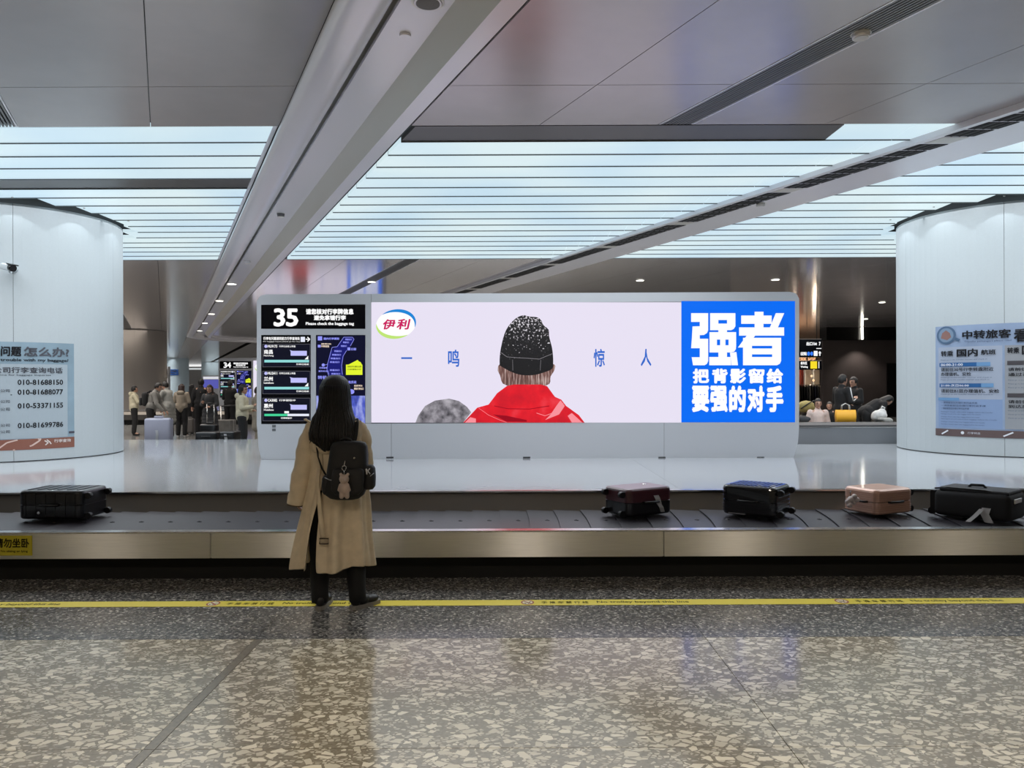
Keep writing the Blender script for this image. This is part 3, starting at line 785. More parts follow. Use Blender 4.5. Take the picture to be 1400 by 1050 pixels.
M_LED = em('led_white', (243, 236, 255), E_SCREEN)
M_BLUE = em('led_blue', (0, 112, 255), .92)
M_LW = em('white', (255, 255, 255), 1.0)
M_SCR = mat('screen_black', (10, 11, 16), .15)

def beanie():
    m = bpy.data.materials.new('lit_beanie'); m.use_nodes = True; N = m.node_tree.nodes; L = m.node_tree.links; b = N['Principled BSDF']
    b.inputs['Base Color'].default_value = (0, 0, 0, 1); tc = N.new('ShaderNodeTexCoord')
    n = N.new('ShaderNodeTexNoise'); n.inputs['Scale'].default_value = 38; n.inputs['Detail'].default_value = 6; L.new(tc.outputs['Object'], n.inputs[0])
    sx = N.new('ShaderNodeSeparateXYZ'); L.new(tc.outputs['Object'], sx.inputs[0])
    mr = N.new('ShaderNodeMapRange'); mr.inputs[1].default_value = 1.25; mr.inputs[2].default_value = 1.95; mr.inputs[3].default_value = -.16; mr.inputs[4].default_value = .02; L.new(sx.outputs[2], mr.inputs[0])
    ad = N.new('ShaderNodeMath'); L.new(n.outputs[0], ad.inputs[0]); L.new(mr.outputs[0], ad.inputs[1])
    r = N.new('ShaderNodeValToRGB'); L.new(ad.outputs[0], r.inputs[0]); e = r.color_ramp.elements
    e[0].position = .52; e[0].color = lin((14, 12, 16)); e[1].position = .60; e[1].color = lin((225, 220, 228)); q = e.new(.57); q.color = lin((70, 66, 72))
    L.new(r.outputs[0], b.inputs['Emission Color']); b.inputs['Emission Strength'].default_value = .9
    return m
def grain(name, stops, scale, stretch=(1, 1, 1), emit=.85):
    m = bpy.data.materials.new('lit_'+name); m.use_nodes = True; N = m.node_tree.nodes; L = m.node_tree.links; b = N['Principled BSDF']
    b.inputs['Base Color'].default_value = (0, 0, 0, 1); tc = N.new('ShaderNodeTexCoord'); mp = N.new('ShaderNodeMapping'); mp.inputs['Scale'].default_value = stretch
    n = N.new('ShaderNodeTexNoise'); n.inputs['Scale'].default_value = scale; n.inputs['Detail'].default_value = 6; L.new(tc.outputs['Object'], mp.inputs[0]); L.new(mp.outputs[0], n.inputs[0])
    r = N.new('ShaderNodeValToRGB'); L.new(n.outputs[0], r.inputs[0]); e = r.color_ramp.elements
    e[0].position = stops[0][0]; e[0].color = lin(stops[0][1]); e[1].position = stops[-1][0]; e[1].color = lin(stops[-1][1])
    for p_, c_ in stops[1:-1]: q = e.new(p_); q.color = lin(c_)
    L.new(r.outputs[0], b.inputs['Emission Color']); b.inputs['Emission Strength'].default_value = emit
    return m
M_BEANIE = beanie()
M_ROCK = grain('rock', [(.3, (60, 58, 64)), (.5, (140, 136, 144)), (.7, (190, 186, 194))], 9)
M_HAIRP = grain('brown_hair', [(.3, (60, 36, 34)), (.5, (130, 92, 84)), (.7, (214, 190, 184))], 14, (3, 1, .35))
M_RED = grain('red_hood', [(.35, (214, 0, 32)), (.55, (244, 8, 34)), (.75, (255, 70, 84))], 3.2)
M_PINK = em('pale_red', (255, 150, 160), .95); M_DRED = em('deep_red', (170, 0, 30), .8)

def big_sign(name, label, number, off, left_rows=True):
    o = Vector((.25, SD, ZP)); t = thing(name, label, 'information sign', o+Vector(off)+Vector((0, 0, 0)))
    def fm(dz): return on_plane(SD, o, dz)
    f0 = fm(0)
    # cabinet
    pts = [(351, 412), (355, 405), (362, 402.5)]+[(1080, 399), (1088, 401), (1092.5, 408), (1092.5, 585), (1091, 605), (1085, 625.5), (357, 628), (353.5, 610), (351, 580)]
    bm = bmesh.new()
    fr = [Vector(f0(*p)) for p in pts]
    a = [bm.verts.new(v+Vector((0, .006, 0))) for v in fr]; c = [bm.verts.new(v+Vector((0, .9, 0))) for v in fr]
    n = len(pts)
    bm.faces.new(a[::-1]); bm.faces.new(c)
    for i in range(n): bm.faces.new((a[i], a[(i+1) % n], c[(i+1) % n], c[i]))
    bmesh.ops.recalc_face_normals(bm, faces=bm.faces[:])
    cab = bm_obj('cabinet', bm, mat('cabinet_dark_grey', (70, 73, 77), .5), t)  # dark grey body behind the front cladding
    # front cladding pieces with hairline joints
    def panel(pp, nm='cladding_panel', m=M_CAB, th=.006, lift=0):
        bm = bmesh.new(); fa = fm(lift); q = [Vector(fa(*p)) for p in pp]
        a = [bm.verts.new(v) for v in q]; c = [bm.verts.new(v+Vector((0, th, 0))) for v in q]
        bm.faces.new(a); bm.faces.new(c[::-1])
        for i in range(len(pp)): bm.faces.new((a[i], a[(i+1) % len(pp)], c[(i+1) % len(pp)], c[i]))
        bmesh.ops.recalc_face_normals(bm, faces=bm.faces[:])
        return bm_obj(nm, bm, m, t)
    g = .25
    panel([(351, 412), (355, 405), (362, 402.5), (507.6-g, 401.8), (507.6-g, 416), (351, 416.6)])
    panel([(507.6+g, 401.8), (1080, 399), (1088, 401), (1092.5, 408), (1092.5, 412), (507.6+g, 414)])
    panel([(351, 416.6), (357, 416.6), (357, 580), (351, 580)]); panel([(499.5, 416), (507.6-g, 416), (507.6-g, 578.5), (499.5, 578.5)])
    panel([(357, 449.5), (499.5, 449.5), (499.5, 458), (357, 458)]); panel([(425, 458), (432, 458), (432, 579), (425, 579)])
    panel([(1087, 412), (1092.5, 412), (1092.5, 585), (1087, 577)])
    panel([(351, 580), (535-g, 579), (535-g, 627.6), (357, 628), (353.5, 610)])
    panel([(535+g, 579), (908-g, 577.6), (908-g, 626.2), (535+g, 627.6)])
    panel([(908+g, 577.6), (1087, 577), (1092.5, 585), (1091, 605), (1085, 625.5), (908+g, 626.2)])
    for x in (533, 720, 905, 1040): panel([(x-5, 624.5), (x+5, 624.4), (x+5, 626.6), (x-5, 626.8)], 'ventilation_slot', mat('slot_dark', (52, 54, 58), .6), .002, .002)
    for yy in (581, 586): panel([(372, yy), (377, yy), (377, yy+3.5), (372, yy+3.5)], 'asset_label', mat('asset_label', (100, 104, 108), .5), .002, .002)
    L1, L2, L3, L4 = fm(.0), fm(.0016), fm(.0026), fm(.0036)
    # header
    hd = Flat().rect(357, 416.8, 499.5, 449.6).build('header_display', M_SCR, t, fm(.001))
    h = Flat()
    h.text(number, 374, 421.5, 408, 446.5, .032, .92)
    h.text('请您核对行李牌信息', 418, 422, 483.5, 430, .05).text('避免拿错行李', 429, 430.8, 473, 438, .05).text('Please check the baggage tag', 418, 440.3, 484, 445.6, .035)
    x = h.build('lettering', M_LW, t, L3); x.parent = hd
    # left display
    ld = Flat().rect(357.6, 458, 424.6, 579).build('flight_display', M_SCR, t, fm(.001))
    def sub(fl, nm, m, par, lift=L3):
        x = fl.build(nm, m, t, lift); x.parent = par; return x
    gl = Flat(); wh = Flat(); lav = Flat(); card = Flat(); pal = Flat()
    wh.text('行李有问题请到前方行李查询处', 360, 460.5, 410, 465, .03).text('For baggage inquiry please go this way', 360, 466.3, 410, 468, .0)
    pal.rect(411, 460.5, 417, 467.5); wh.line([(418, 463.8), (423.5, 463.8)], 1.3).line([(420.3, 460.8), (423.6, 463.8), (420.3, 466.8)], 1.3)
    for k, (cn, en, fl, tm) in enumerate((('南昌', 'Nanchang', 'MU9173', '行李已全部上转盘'), ('兰州', 'Lanzhou', 'MU2411', '行李已全部上转盘'), ('惠州', 'Huizhou', 'CA3082', '行李提取中'))):
        y = 470.5+k*36.9
        for s in ([(359, y), (424, y)], [(359, y+31), (424, y+31)], [(359.2, y), (359.2, y+31)], [(424, y), (424, y+31)]): gl.line(s, .5)
        sub(Flat().rect(359.6, y+.4, 423.8, y+30.6), 'flight_card', em('card_navy', (10, 12, 34), .8), ld, L2)
        lav.ell(363.5, y+3, 2.2, 2.2, 12); wh.text(fl, 366, y+1.2, 379, y+4.8, .03).text(tm, 381.5, y+1.6, 404, y+4.4, .02)
        wh.text(cn, 360.8, y+7.5, 373, y+13.5, .03).text(en, 360.8, y+14.5, 374, y+17.3, .02)
        sub(Flat().poly([(396, y+8), (400, y+9.2), (419.5, y+9.2), (419.5, y+15.8), (397.4, y+15.8), (397.4, y+10)]), 'message_box', em('lavender', (196, 196, 255), .95), ld, L3)
        if k < 2:
            sub(Flat().rect(361.5, y+21.5, 422.5, y+25), 'progress_bar', em('teal', (150, 226, 226), .9), ld, L3); wh.text('行李已完成', 405, y+26.3, 422.2, y+28.8, .03).poly([(416.5, y+20.8), (421.5, y+15.8), (421.5, y+20.8)])
        else:
            sub(Flat().rect(361.5, y+21.5, 393, y+24.6), 'progress_bar', em('green', (70, 220, 160), .9), ld, L3); sub(Flat().rect(393, y+21.5, 422.5, y+24.6), 'progress_track', em('pale', (236, 240, 255), .95), ld, L3); wh.rect(388.8, y+17.8, 395, y+20.8).text('行李转运中', 384, y+26, 399, y+28.6, .03)
    sub(gl, 'card_outline', em('grey_line', (110, 110, 120), .8), ld); sub(wh, 'lettering', M_LW, ld, L4); sub(lav, 'airline_dot', em('lavender', (196, 196, 255), .95), ld)
    sub(pal, 'baggage_icon', em('pale', (236, 240, 255), .95), ld)
    # right display: route map
    rd = Flat().rect(432, 458, 499.5, 579).build('map_display', M_SCR, t, fm(.001))
    navy = Flat().rect(432.4, 458.4, 499.2, 541); sub(navy, 'map_background', em('navy', (8, 9, 44), .8), rd, L2)
    route = Flat().poly([(470, 461), (482, 461), (484, 464), (479, 473), (471, 483), (468, 497), (468, 508), (472, 520), (452, 516), (447, 506), (448, 498), (451, 482), (462, 472)])
    sub(route, 'terminal_plan', em('plan_blue', (24, 26, 120), .85), rd, fm(.0021))
    ln = Flat().line([(470, 461), (482, 461), (484, 464), (479, 473)], .6).line([(470, 461), (461, 474), (454, 475), (448, 497), (447, 506), (450, 516)], .6).line([(474, 479), (469, 487), (467, 500), (468, 512)], .6).line([(444, 499), (448, 498)], .6).line([(448, 506), (450, 512)], .5)
    for x0, x1, y in ((472, 481, 464), (469, 477, 468), (466, 474, 473), (457, 467, 480), (454, 466, 485), (452, 465, 490), (451, 464, 495), (451, 464, 506), (453, 465, 511)): ln.text('转盘出口', x0, y-1.3, x1, y+1.3, .04)
    ln.text('国内行李提取', 442.5, 461.4, 464, 464.6, .04).rect(434.5, 459.8, 440.5, 465.4).rect(434.5, 471.4, 438.5, 475)
    ln.rect(475, 475, 479, 479).text('出口通道', 480, 475.5, 487, 479, .04).ell(442, 499, 2.2, 2.2, 10).text('行李查询', 436.5, 501.7, 447.5, 504.2, .04).text('服务柜台', 435.5, 506.2, 447.5, 508.6, .03)
    ln.text('转机', 434.5, 513.5, 447, 518.5, .03).text('洗手间', 476, 520.5, 487, 524.6, .04).ell(480.5, 535.5, 4.0, 3.4, 16)
    sub(ln, 'map_lettering', em('periwinkle', (150, 154, 255), .95), rd)
    w2 = Flat().text('提取处', 439, 469.2, 453, 471.2, .03).text('中转联程', 439, 472, 450, 475, .03).text('请注意行李安全', 484, 526, 495.5, 528.6, .03).text('提取行李出口', 484, 529.8, 497, 533, .03)
    sub(w2, 'lettering', em('cream', (255, 232, 210), .9), rd)
    yl = Flat().poly([(489, 492), (490.5, 494), (494, 497.5), (495.5, 500), (473.5, 500)][::-1]).rect(473, 498.5, 495.5, 512.5).poly([(484, 499), (485.5, 495), (489.5, 493.6), (493, 495), (495, 499)])
    sub(yl, 'yellow_note', em('note_yellow', (232, 250, 50), .95), rd)
    yt = Flat().text('您现在的位置在这里', 475, 500, 494, 502.4, .02).text('行李提取大厅', 475, 504, 494, 506, .02)
    sub(yt, 'note_lettering', em('note_ink', (60, 80, 20), .6), rd, L4)
    pc = Flat().rect(432.4, 541, 499.2, 578.6); sub(pc, 'video_picture', grain('video', [(.3, (20, 24, 90)), (.48, (84, 100, 214)), (.62, (170, 180, 250)), (.75, (236, 240, 255))], 9, (1, 1, .4), .8), rd, L2)
    # LED wall
    led = Flat().rect(507.6, 413.2, 931.5, 577.8).build('led_screen', M_LED, t, fm(.001))
    blue = Flat().rect(931.5, 411.6, 1087, 577.4).build('led_screen', M_BLUE, t, fm(.0012))
    blue['label'] = 'blue part of the large screen with white characters'
    # logo
    def crescent(a0, a1, wmax, cx, cy, rx_, ry_, rot):
        pts = []; inn = []
        for i in range(25):
            s = i/24; a = math.radians(a0+(a1-a0)*s); wd = wmax*math.sin(PI*s)**.8
            for lst, d_ in ((pts, 0), (inn, -wd)):
                xx, yy = (rx_+d_)*math.cos(a), (ry_+d_)*math.sin(a); lst.append((cx+xx*math.cos(rot)-yy*math.sin(rot), cy+xx*math.sin(rot)+yy*math.cos(rot)))
        fl = Flat()
        for i in range(24): fl.poly([pts[i], pts[i+1], inn[i+1], inn[i]])
        return fl
    ov = Flat(); cxl, cyl_ = 541.5, 443
    ov.poly([(cxl+27.5*math.cos(a)*math.cos(-.18)-20*math.sin(a)*math.sin(-.18), cyl_+27.5*math.cos(a)*math.sin(-.18)+20*math.sin(a)*math.cos(-.18)) for a in [2*PI*i/40 for i in range(40)]])
    sub(ov, 'logo_oval', em('logo_white', (255, 255, 255), 1.0), led)
    sub(crescent(-128, 28, 4.6, cxl, cyl_, 27.5, 20, -.18), 'logo_arc', em('logo_blue', (24, 140, 226), .9), led, L4)
    sub(crescent(60, 195, 4.6, cxl, cyl_, 27.5, 20, -.18), 'logo_arc', em('logo_green', (196, 236, 120), .95), led, L4)
    lg = Flat(); lg.text('伊', 523.5, 436.5, 540.5, 450.5, .035).text('利', 543, 436, 560, 450.5, .035); lg.V = [(x-(y-443)*.22, y) for x, y in lg.V]
    sub(lg, 'logo_lettering', em('logo_pink', (214, 30, 100), .9), led, fm(.0048))
    # slogan
    for ch, x0, y0, x1, y1 in (('一', 548.5, 488.4, 563.5, 490.8), ('鸣', 612.5, 478, 628, 501.5), ('惊', 811.5, 477, 827, 501.5), ('人', 876, 477, 890.5, 500.5)):
        sl = Flat().rect(x0, y0, x1, y1) if ch == '一' else Flat().text(ch, x0, y0, x1, y1, .02)
        sub(sl, 'slogan_character', em('slogan_blue', (58, 112, 214), .9), led)
    # picture: rock, hood, hair, beanie
    k = lambda pts: [(560+x/5.185, 420+y/5.185) for x, y in pts]
    sub(Flat().poly(k([(42, 818), (60, 770), (110, 700), (180, 662), (280, 648), (350, 665), (405, 705), (437, 745), (380, 818)])), 'rock_picture', M_ROCK, led, L3)
    sub(Flat().poly(smooth_closed(k([(690, 556), (640, 480), (625, 440), (650, 400), (800, 380), (1010, 400), (1028, 440), (1000, 490), (965, 556)]), 4)), 'hair_picture', M_HAIRP, led, L3)
    hood = k([(380, 818), (480, 712), (560, 690), (620, 610), (690, 558), (740, 548), (930, 548), (975, 560), (1030, 635), (1075, 655), (1110, 700), (1200, 765), (1240, 818)])
    sub(Flat().poly(hood), 'hood_picture', M_RED, led, L4)
    fo = Flat().line(k([(490, 715), (560, 765), (640, 800), (690, 818)]), .5).line(k([(900, 750), (960, 770), (1040, 740), (1090, 680)]), .8).poly(k([(1000, 760), (1040, 700), (1070, 660), (1100, 700), (1060, 760), (960, 800)])).poly(k([(1120, 770), (1150, 750), (1225, 818), (1150, 818)])).poly(k([(392, 818), (430, 780), (470, 790), (470, 818)]))
    sub(fo, 'hood_highlight', M_PINK, led, fm(.0046))
    sub(Flat().poly(k([(590, 760), (690, 770), (830, 800), (830, 812), (690, 812)])).line(k([(600, 700), (700, 720), (850, 722), (990, 700)]), .9), 'hood_fold', M_DRED, led, fm(.0046))
    hat = smooth_closed(k([(800, 58), (850, 66), (905, 72), (935, 95), (948, 125), (985, 160), (990, 210), (1012, 300), (1018, 400), (1005, 440), (935, 468), (870, 482), (790, 480), (720, 458), (650, 420), (638, 400), (645, 300), (680, 170), (740, 90)]), 5)
    sub(Flat().poly(hat), 'beanie_picture', M_BEANIE, led, L4)
    sub(Flat().line(k([(645, 320), (690, 352), (760, 358), (840, 362), (920, 368), (1010, 330)]), .7).line(k([(730, 372), (732, 450)]), .5).line(k([(930, 372), (926, 448)]), .5), 'beanie_cuff', em('cuff_grey', (150, 146, 152), .7), led, fm(.0046))
    # big characters
    z = lambda pts: [(930+x/6.175, 410+y/6.175) for x, y in pts]
    def rc(fl, x0, y0, x1, y1): fl.poly(z([(x0, y0), (x1, y0), (x1, y1), (x0, y1)]))
    q = Flat()
    q.poly(z([(92, 112), (236, 112), (236, 186), (92, 186)])); q.poly(z([(165, 186), (236, 186), (236, 255), (226, 280), (200, 296), (165, 298)])); q.poly(z([(104, 224), (165, 222), (165, 330), (98, 330)]))
    q.poly(z([(98, 328), (236, 328), (236, 408), (92, 408)])); q.poly(z([(165, 408), (236, 408), (236, 515), (226, 540), (205, 552), (165, 552)])); q.poly(z([(97, 484), (165, 484), (165, 552), (108, 552)]))
    rc(q, 252, 112, 466, 170); rc(q, 252, 170, 322, 200); rc(q, 395, 170, 466, 200); q.poly(z([(252, 200), (466, 200), (466, 222), (452, 245), (430, 256), (252, 256)])); rc(q, 322, 256, 395, 273)
    rc(q, 247, 272, 472, 335); rc(q, 247, 335, 310, 383); rc(q, 337, 335, 382, 383); rc(q, 408, 335, 472, 383); q.poly(z([(247, 383), (472, 383), (470, 415), (455, 437), (430, 444), (247, 444)])); rc(q, 322, 444, 395, 483); q.poly(z([(245, 482), (424, 482), (430, 552), (245, 552)])); q.poly(z([(420, 446), (474, 440), (488, 552), (433, 552)]))
    rc(q, 628, 100, 703, 133); rc(q, 515, 132, 772, 202); rc(q, 628, 202, 703, 233); rc(q, 497, 232, 877, 302); q.poly(z([(807, 112), (878, 112), (824, 234), (756, 234)]))
    q.poly(z([(562, 300), (634, 300), (612, 330), (560, 402), (487, 402)])); q.poly(z([(530, 320), (852, 320), (852, 388), (530, 388)])); rc(q, 530, 386, 606, 552); q.poly(z([(776, 386), (852, 386), (852, 515), (840, 540), (816, 552), (776, 552)])); rc(q, 606, 410, 776, 460); rc(q, 606, 482, 776, 552)
    sub(q, 'large_characters', M_LW, blue, L3)
    v = Flat(); s1 = '把背影留给'; s2 = '要强的对手'
    for i, ch in enumerate(s1):
        x0 = [105, 268, 420, 575, 728][i]; x1 = [245, 402, 556, 712, 870][i]; v.text(ch, *z([(x0, 580)])[0], *z([(x1, 705)])[0], .052)
    for i, ch in enumerate(s2):
        x0 = [98, 252, 412, 565, 722][i]; x1 = [246, 402, 555, 712, 872][i]; v.text(ch, *z([(x0, 724)])[0], *z([(x1, 947)])[0], .058)
    sub(v, 'small_characters', M_LW, blue, L3)
    return t
big_sign('display_sign', 'grey carousel sign numbered 35 with a large advertising screen', '35', (0, 0, 0))
big_sign('display_sign', 'distant carousel sign numbered 34 beyond the waiting passengers', '34', (-10.12, 25.05, 0))

# ================================================================== LUGGAGE ON THE BELT
def M4(x, y, z, yaw=0, tilt=0): return Matrix.Translation((x, y, z)) @ Matrix.Rotation(yaw, 4, 'Z') @ Matrix.Rotation(tilt, 4, 'Y')
M_WHEEL = mat('wheel_black', (14, 14, 15), .4); M_TAG = mat('tag_paper', (196, 196, 198), .6)
def hard_case(px, D, L, Wd, T, yaw, label, m, ribs=0, rib_m=None, seam=None, z=.352, top_logo=False, horiz=0, wheel_side=-1, name='suitcase'):
    q = P(px, 690, D); t = thing(name, label, 'suitcase', (q.x, D, z), math.radians(yaw))
    g = .006; h0 = .02; zm = h0+(T-h0)*.5
    for nm, a, b in (('lower_shell', h0, zm-g/2), ('upper_shell', zm+g/2, T)):
        bm = bmesh.new(); box(bm, -L/2, L/2, -Wd/2, Wd/2, a, b)
        ve = [e for e in bm.edges if abs(e.verts[0].co.z-e.verts[1].co.z) > .01]
        bmesh.ops.bevel(bm, geom=ve, offset=.055, segments=5, profile=.5, affect='EDGES')
        outer = b if nm[0] == 'u' else a
        ee = [e for e in bm.edges if abs(e.verts[0].co.z-outer) < 1e-4 and abs(e.verts[1].co.z-outer) < 1e-4]
        bmesh.ops.bevel(bm, geom=ee, offset=.028, segments=3, profile=.5, affect='EDGES')
        sh = bm_obj(nm, bm, m, t, False)
        if ribs:
            bm = bmesh.new()
            for i in range(ribs):         # raised ribs across the broad face
                x = -L/2+.07+(L-.14)*i/(ribs-1); w_ = .009
                zz = (outer-.002, outer+.005) if nm[0] == 'u' else (outer-.005, outer+.002)
                box(bm, x-w_, x+w_, -Wd/2+.05, Wd/2-.05, *zz)
                if not horiz:
                    for s in (-1, 1): box(bm, x-w_, x+w_, s*Wd/2-.004, s*Wd/2+.004, a+.028 if nm[0] == 'l' else a, b if nm[0] == 'l' else b-.028)
            bm_obj('rib', bm, rib_m or m, sh)['kind'] = 'stuff'
        if horiz:
            for i in range(horiz):
                zz = a+.016+(b-a-.04)*(i+.5)/horiz
                pts = []
                rr_ = .055; ex = .0045
                for cx_, cy_, a0 in ((L/2-rr_, Wd/2-rr_, 0), (-L/2+rr_, Wd/2-rr_, 90), (-L/2+rr_, -Wd/2+rr_, 180), (L/2-rr_, -Wd/2+rr_, 270)):
                    for kk in range(5):
                        an = math.radians(a0+kk*22.5); pts.append((cx_+(rr_+ex)*math.cos(an), cy_+(rr_+ex)*math.sin(an)))
                bm = bmesh.new(); prism(bm, pts, zz-.0045, zz+.0045); bm_obj('groove_band', bm, rib_m or m, sh)
    bm = bmesh.new(); box(bm, -L/2+.006, L/2-.006, -Wd/2+.006, Wd/2-.006, zm-.008, zm+.008); bmesh.ops.bevel(bm, geom=[e for e in bm.edges if abs(e.verts[0].co.z-e.verts[1].co.z) > .01], offset=.05, segments=4, affect='EDGES')
    bm_obj('zip_seam', bm, seam or mat('zip_grey', (60, 60, 62), .4, .4), t)
    for sy in (-1, 1):
        for zz in (.05, T-.05):
            bm = bmesh.new(); xx = wheel_side*(L/2+.028)
            cyl(bm, (xx, sy*(Wd/2-.06)-.022, zz), (xx, sy*(Wd/2-.06)+.022, zz), .028, .028, 18)
            box(bm, min(xx, wheel_side*L/2), max(xx, wheel_side*L/2), sy*(Wd/2-.06)-.012, sy*(Wd/2-.06)+.012, zz-.02, zz+.024)
            bm_obj('wheel', bm, M_WHEEL, t)
    bm = bmesh.new(); sx = -wheel_side
    tube(bm, [(sx*L/2, -.09, zm), (sx*(L/2+.025), -.08, zm), (sx*(L/2+.03), 0, zm), (sx*(L/2+.025), .08, zm), (sx*L/2, .09, zm)], .011, 8); bm_obj('top_handle', bm, M_WHEEL, t)
    bm = bmesh.new(); tube(bm, [(-.09, -Wd/2, zm), (-.08, -Wd/2-.022, zm), (0, -Wd/2-.026, zm), (.08, -Wd/2-.022, zm), (.09, -Wd/2, zm)], .010, 8); bm_obj('side_handle', bm, M_WHEEL, t)
    return t
def paper_tag(t, pts, wd, name='airline_tag', parent_space=True):
    bm = bmesh.new(); R = []
    for p_ in pts:
        p_ = Vector(p_); R.append((bm.verts.new(p_+Vector((-wd/2, 0, 0))), bm.verts.new(p_+Vector((wd/2, 0, 0)))))
    for a, b in zip(R, R[1:]): bm.faces.new((a[0], a[1], b[1], b[0]))
    r = bmesh.ops.solidify(bm, geom=bm.faces[:], thickness=.002)
    return bm_obj(name, bm, M_TAG, t)
M_BLK = mat('case_black', (22, 22, 24), .28, 0, coat=.3); M_BLK2 = mat('case_black_ribbed', (24, 24, 27), .22, 0, coat=.5)
M_MAR = mat('case_maroon', (72, 34, 42), .3, 0, coat=.4); M_PNK = mat('case_rose', (196, 158, 140), .34, .25, coat=.3)
c1 = hard_case(88, 7.12, .60, .42, .28, -3, 'black hard suitcase lying alone on the belt at the far left', M_BLK, ribs=6, wheel_side=1)
c2 = hard_case(872, 7.17, .52, .37, .27, 30, 'maroon and black suitcase with a paper airline tag, left of the ribbed black one', M_MAR)
for o in c2.children:
    if o.name.startswith('lower_shell'): o.data.materials[0] = M_BLK; o['label'] = 'black lower half of the maroon suitcase'
c3 = hard_case(1034, 7.12, .50, .42, .29, -38, 'black ribbed hard suitcase reflecting the blue screen on its glossy top', M_BLK2, ribs=10, horiz=3, wheel_side=1)
c4 = hard_case(1200, 7.20, .47, .38, .25, 24, 'rose gold grooved suitcase with a furry charm', M_PNK, horiz=4, wheel_side=1)
# stickers and tags
bm = bmesh.new(); box(bm, -.31, -.285, -.02, .03, .15, .19); bm_obj('white_tag', bm, M_TAG, c1)
bm = bmesh.new(); cyl(bm, (-.10, -.212, .08), (-.10, -.216, .08), .014, .014, 12); bm_obj('lock_button', bm, M_STEELP, c1)
paper_tag(c2, [(.06, -.188, .20), (.07, -.20, .17), (.085, -.203, .12)], .06); paper_tag(c2, [(.085, -.204, .12), (.10, -.215, .09), (.12, -.21, .045)], .05)
bm = bmesh.new(); ball(bm, (.12, .05, .272), .018, 2, (1.3, 1, .3)); bm_obj('metal_badge', bm, M_STEELP, c2)
bm = bmesh.new(); box(bm, -.18, -.02, -.224, -.214, .03, .042); bm_obj('chrome_strip', bm, M_STEELP, c3)
M_FUR = mat('charm_fur', (200, 190, 188), .9, bump=(120, .6))
bm = bmesh.new()
for p_, r in (((0, 0, 0), .032), ((.03, -.01, .03), .024), ((.055, -.01, .0), .024), ((-.03, .0, -.02), .022), ((-.015, -.01, -.05), .026), ((.03, .0, -.03), .018)): ball(bm, p_, r)
me = remesh(bm, .006, 2, 'charm_body'); me.materials.append(M_FUR)
ch = thing('furry_charm', 'small pale furry toy charm hanging on the rose gold suitcase', 'charm', P(1163, 683, 6.98)); link('charm_body', me, ch)
bm = bmesh.new(); tube(bm, [(0, 0, .03), (.0, .01, .06), (.02, .04, .075)], .004, 6); bm_obj('cord', bm, M_WHEEL, ch)
# soft bag at the right edge
q = P(1338, 690, 6.9); sb = thing('suitcase', 'black fabric suitcase with white tag and label at the right edge', 'suitcase', (q.x, 6.9, .352), math.radians(-50))
M_FAB = mat('fabric_black', (20, 20, 23), .85, bump=(250, .3)); M_FAB2 = mat('fabric_dark', (34, 35, 40), .8, bump=(250, .3))
bm = rbox(-.31, .31, -.20, .20, .02, .25, .045, 4)
for v in bm.verts: v.co.z += .012*math.sin(v.co.x*9)*(v.co.z > .2)
bm_obj('body', bm, M_FAB, sb, True)
bm = rbox(-.27, .29, -.17, .17, .24, .278, .016, 3); bm_obj('front_pocket', bm, M_FAB2, sb, True)
for sy in (-1, 1):
    bm = bmesh.new(); cyl(bm, (-.335, sy*.15-.02, .05), (-.335, sy*.15+.02, .05), .03, .03, 18); box(bm, -.34, -.30, sy*.15-.03, sy*.15+.03, .03, .24); bm_obj('wheel', bm, M_WHEEL, sb)
bm = bmesh.new(); tube(bm, [(-.31, -.15, .255), (-.2, -.16, .275), (.1, -.165, .275), (.29, -.15, .255)], .008, 8); bm_obj('piping', bm, M_WHEEL, sb)
bm = bmesh.new(); tube(bm, [(-.08, .0, .275), (-.06, 0, .297), (.04, 0, .3), (.06, 0, .275)], .012, 8, 1); bm_obj('handle', bm, M_FAB, sb)
bm = rbox(.308, .322, -.11, .06, .175, .215, .006, 2); bm_obj('white_label', bm, M_TAG, sb)
paper_tag(sb, [(.13, -.205, .13), (.12, -.22, .08), (.16, -.235, .01)], .07)
paper_tag(sb, [(.10, -.22, .12), (.06, -.26, .06), (.02, -.31, .01)], .04)

# ================================================================== PEOPLE
SKIN = mat('skin', (176, 136, 116), .5); SKIN_D = mat('face_dark', (40, 28, 26), .5); LIP = mat('lip', (150, 84, 78), .5)
def head_parts(bm, M, s=1.0):
    """head with brow, nose, chin and ears; M places it, face towards +Y"""
    r = bmesh.ops.create_uvsphere(bm, u_segments=28, v_segments=20, radius=1)
    for v in r['verts']:
        x, y, z = v.co
        k = 1.0
        if z < -.1: k = 1-.34*min(1, (-z-.1)/.9)
        X = x*.077*k; Y = y*.096*(1 if z > -.2 else (1-.16*(-z-.2)) ); Z = z*.118
        if y > 0 and z < -.55: Y += .012*y
        v.co = M @ (Vector((X, Y, Z))*s)
    def b(p, r_, sc=(1, 1, 1)):
        Mx = M @ Matrix.Translation(Vector(p)*s) @ Matrix.Diagonal((r_*s*sc[0], r_*s*sc[1], r_*s*sc[2], 1))
        bmesh.ops.create_icosphere(bm, subdivisions=2, radius=1, matrix=Mx)
    b((0, .099, -.012), .014, (.8, 1, 1.9)); b((0, .104, -.026), .014, (1.2, 1, .8))
    b((0, .082, -.092), .024, (1.1, .8, .7)); b((0, .088, .028), .05, (1, .25, .22))
    b((0, .094, -.054), .018, (1.25, .5, .4))
    for sx in (-1, 1): b((sx*.077, -.005, -.01), .026, (.35, .7, 1.1))
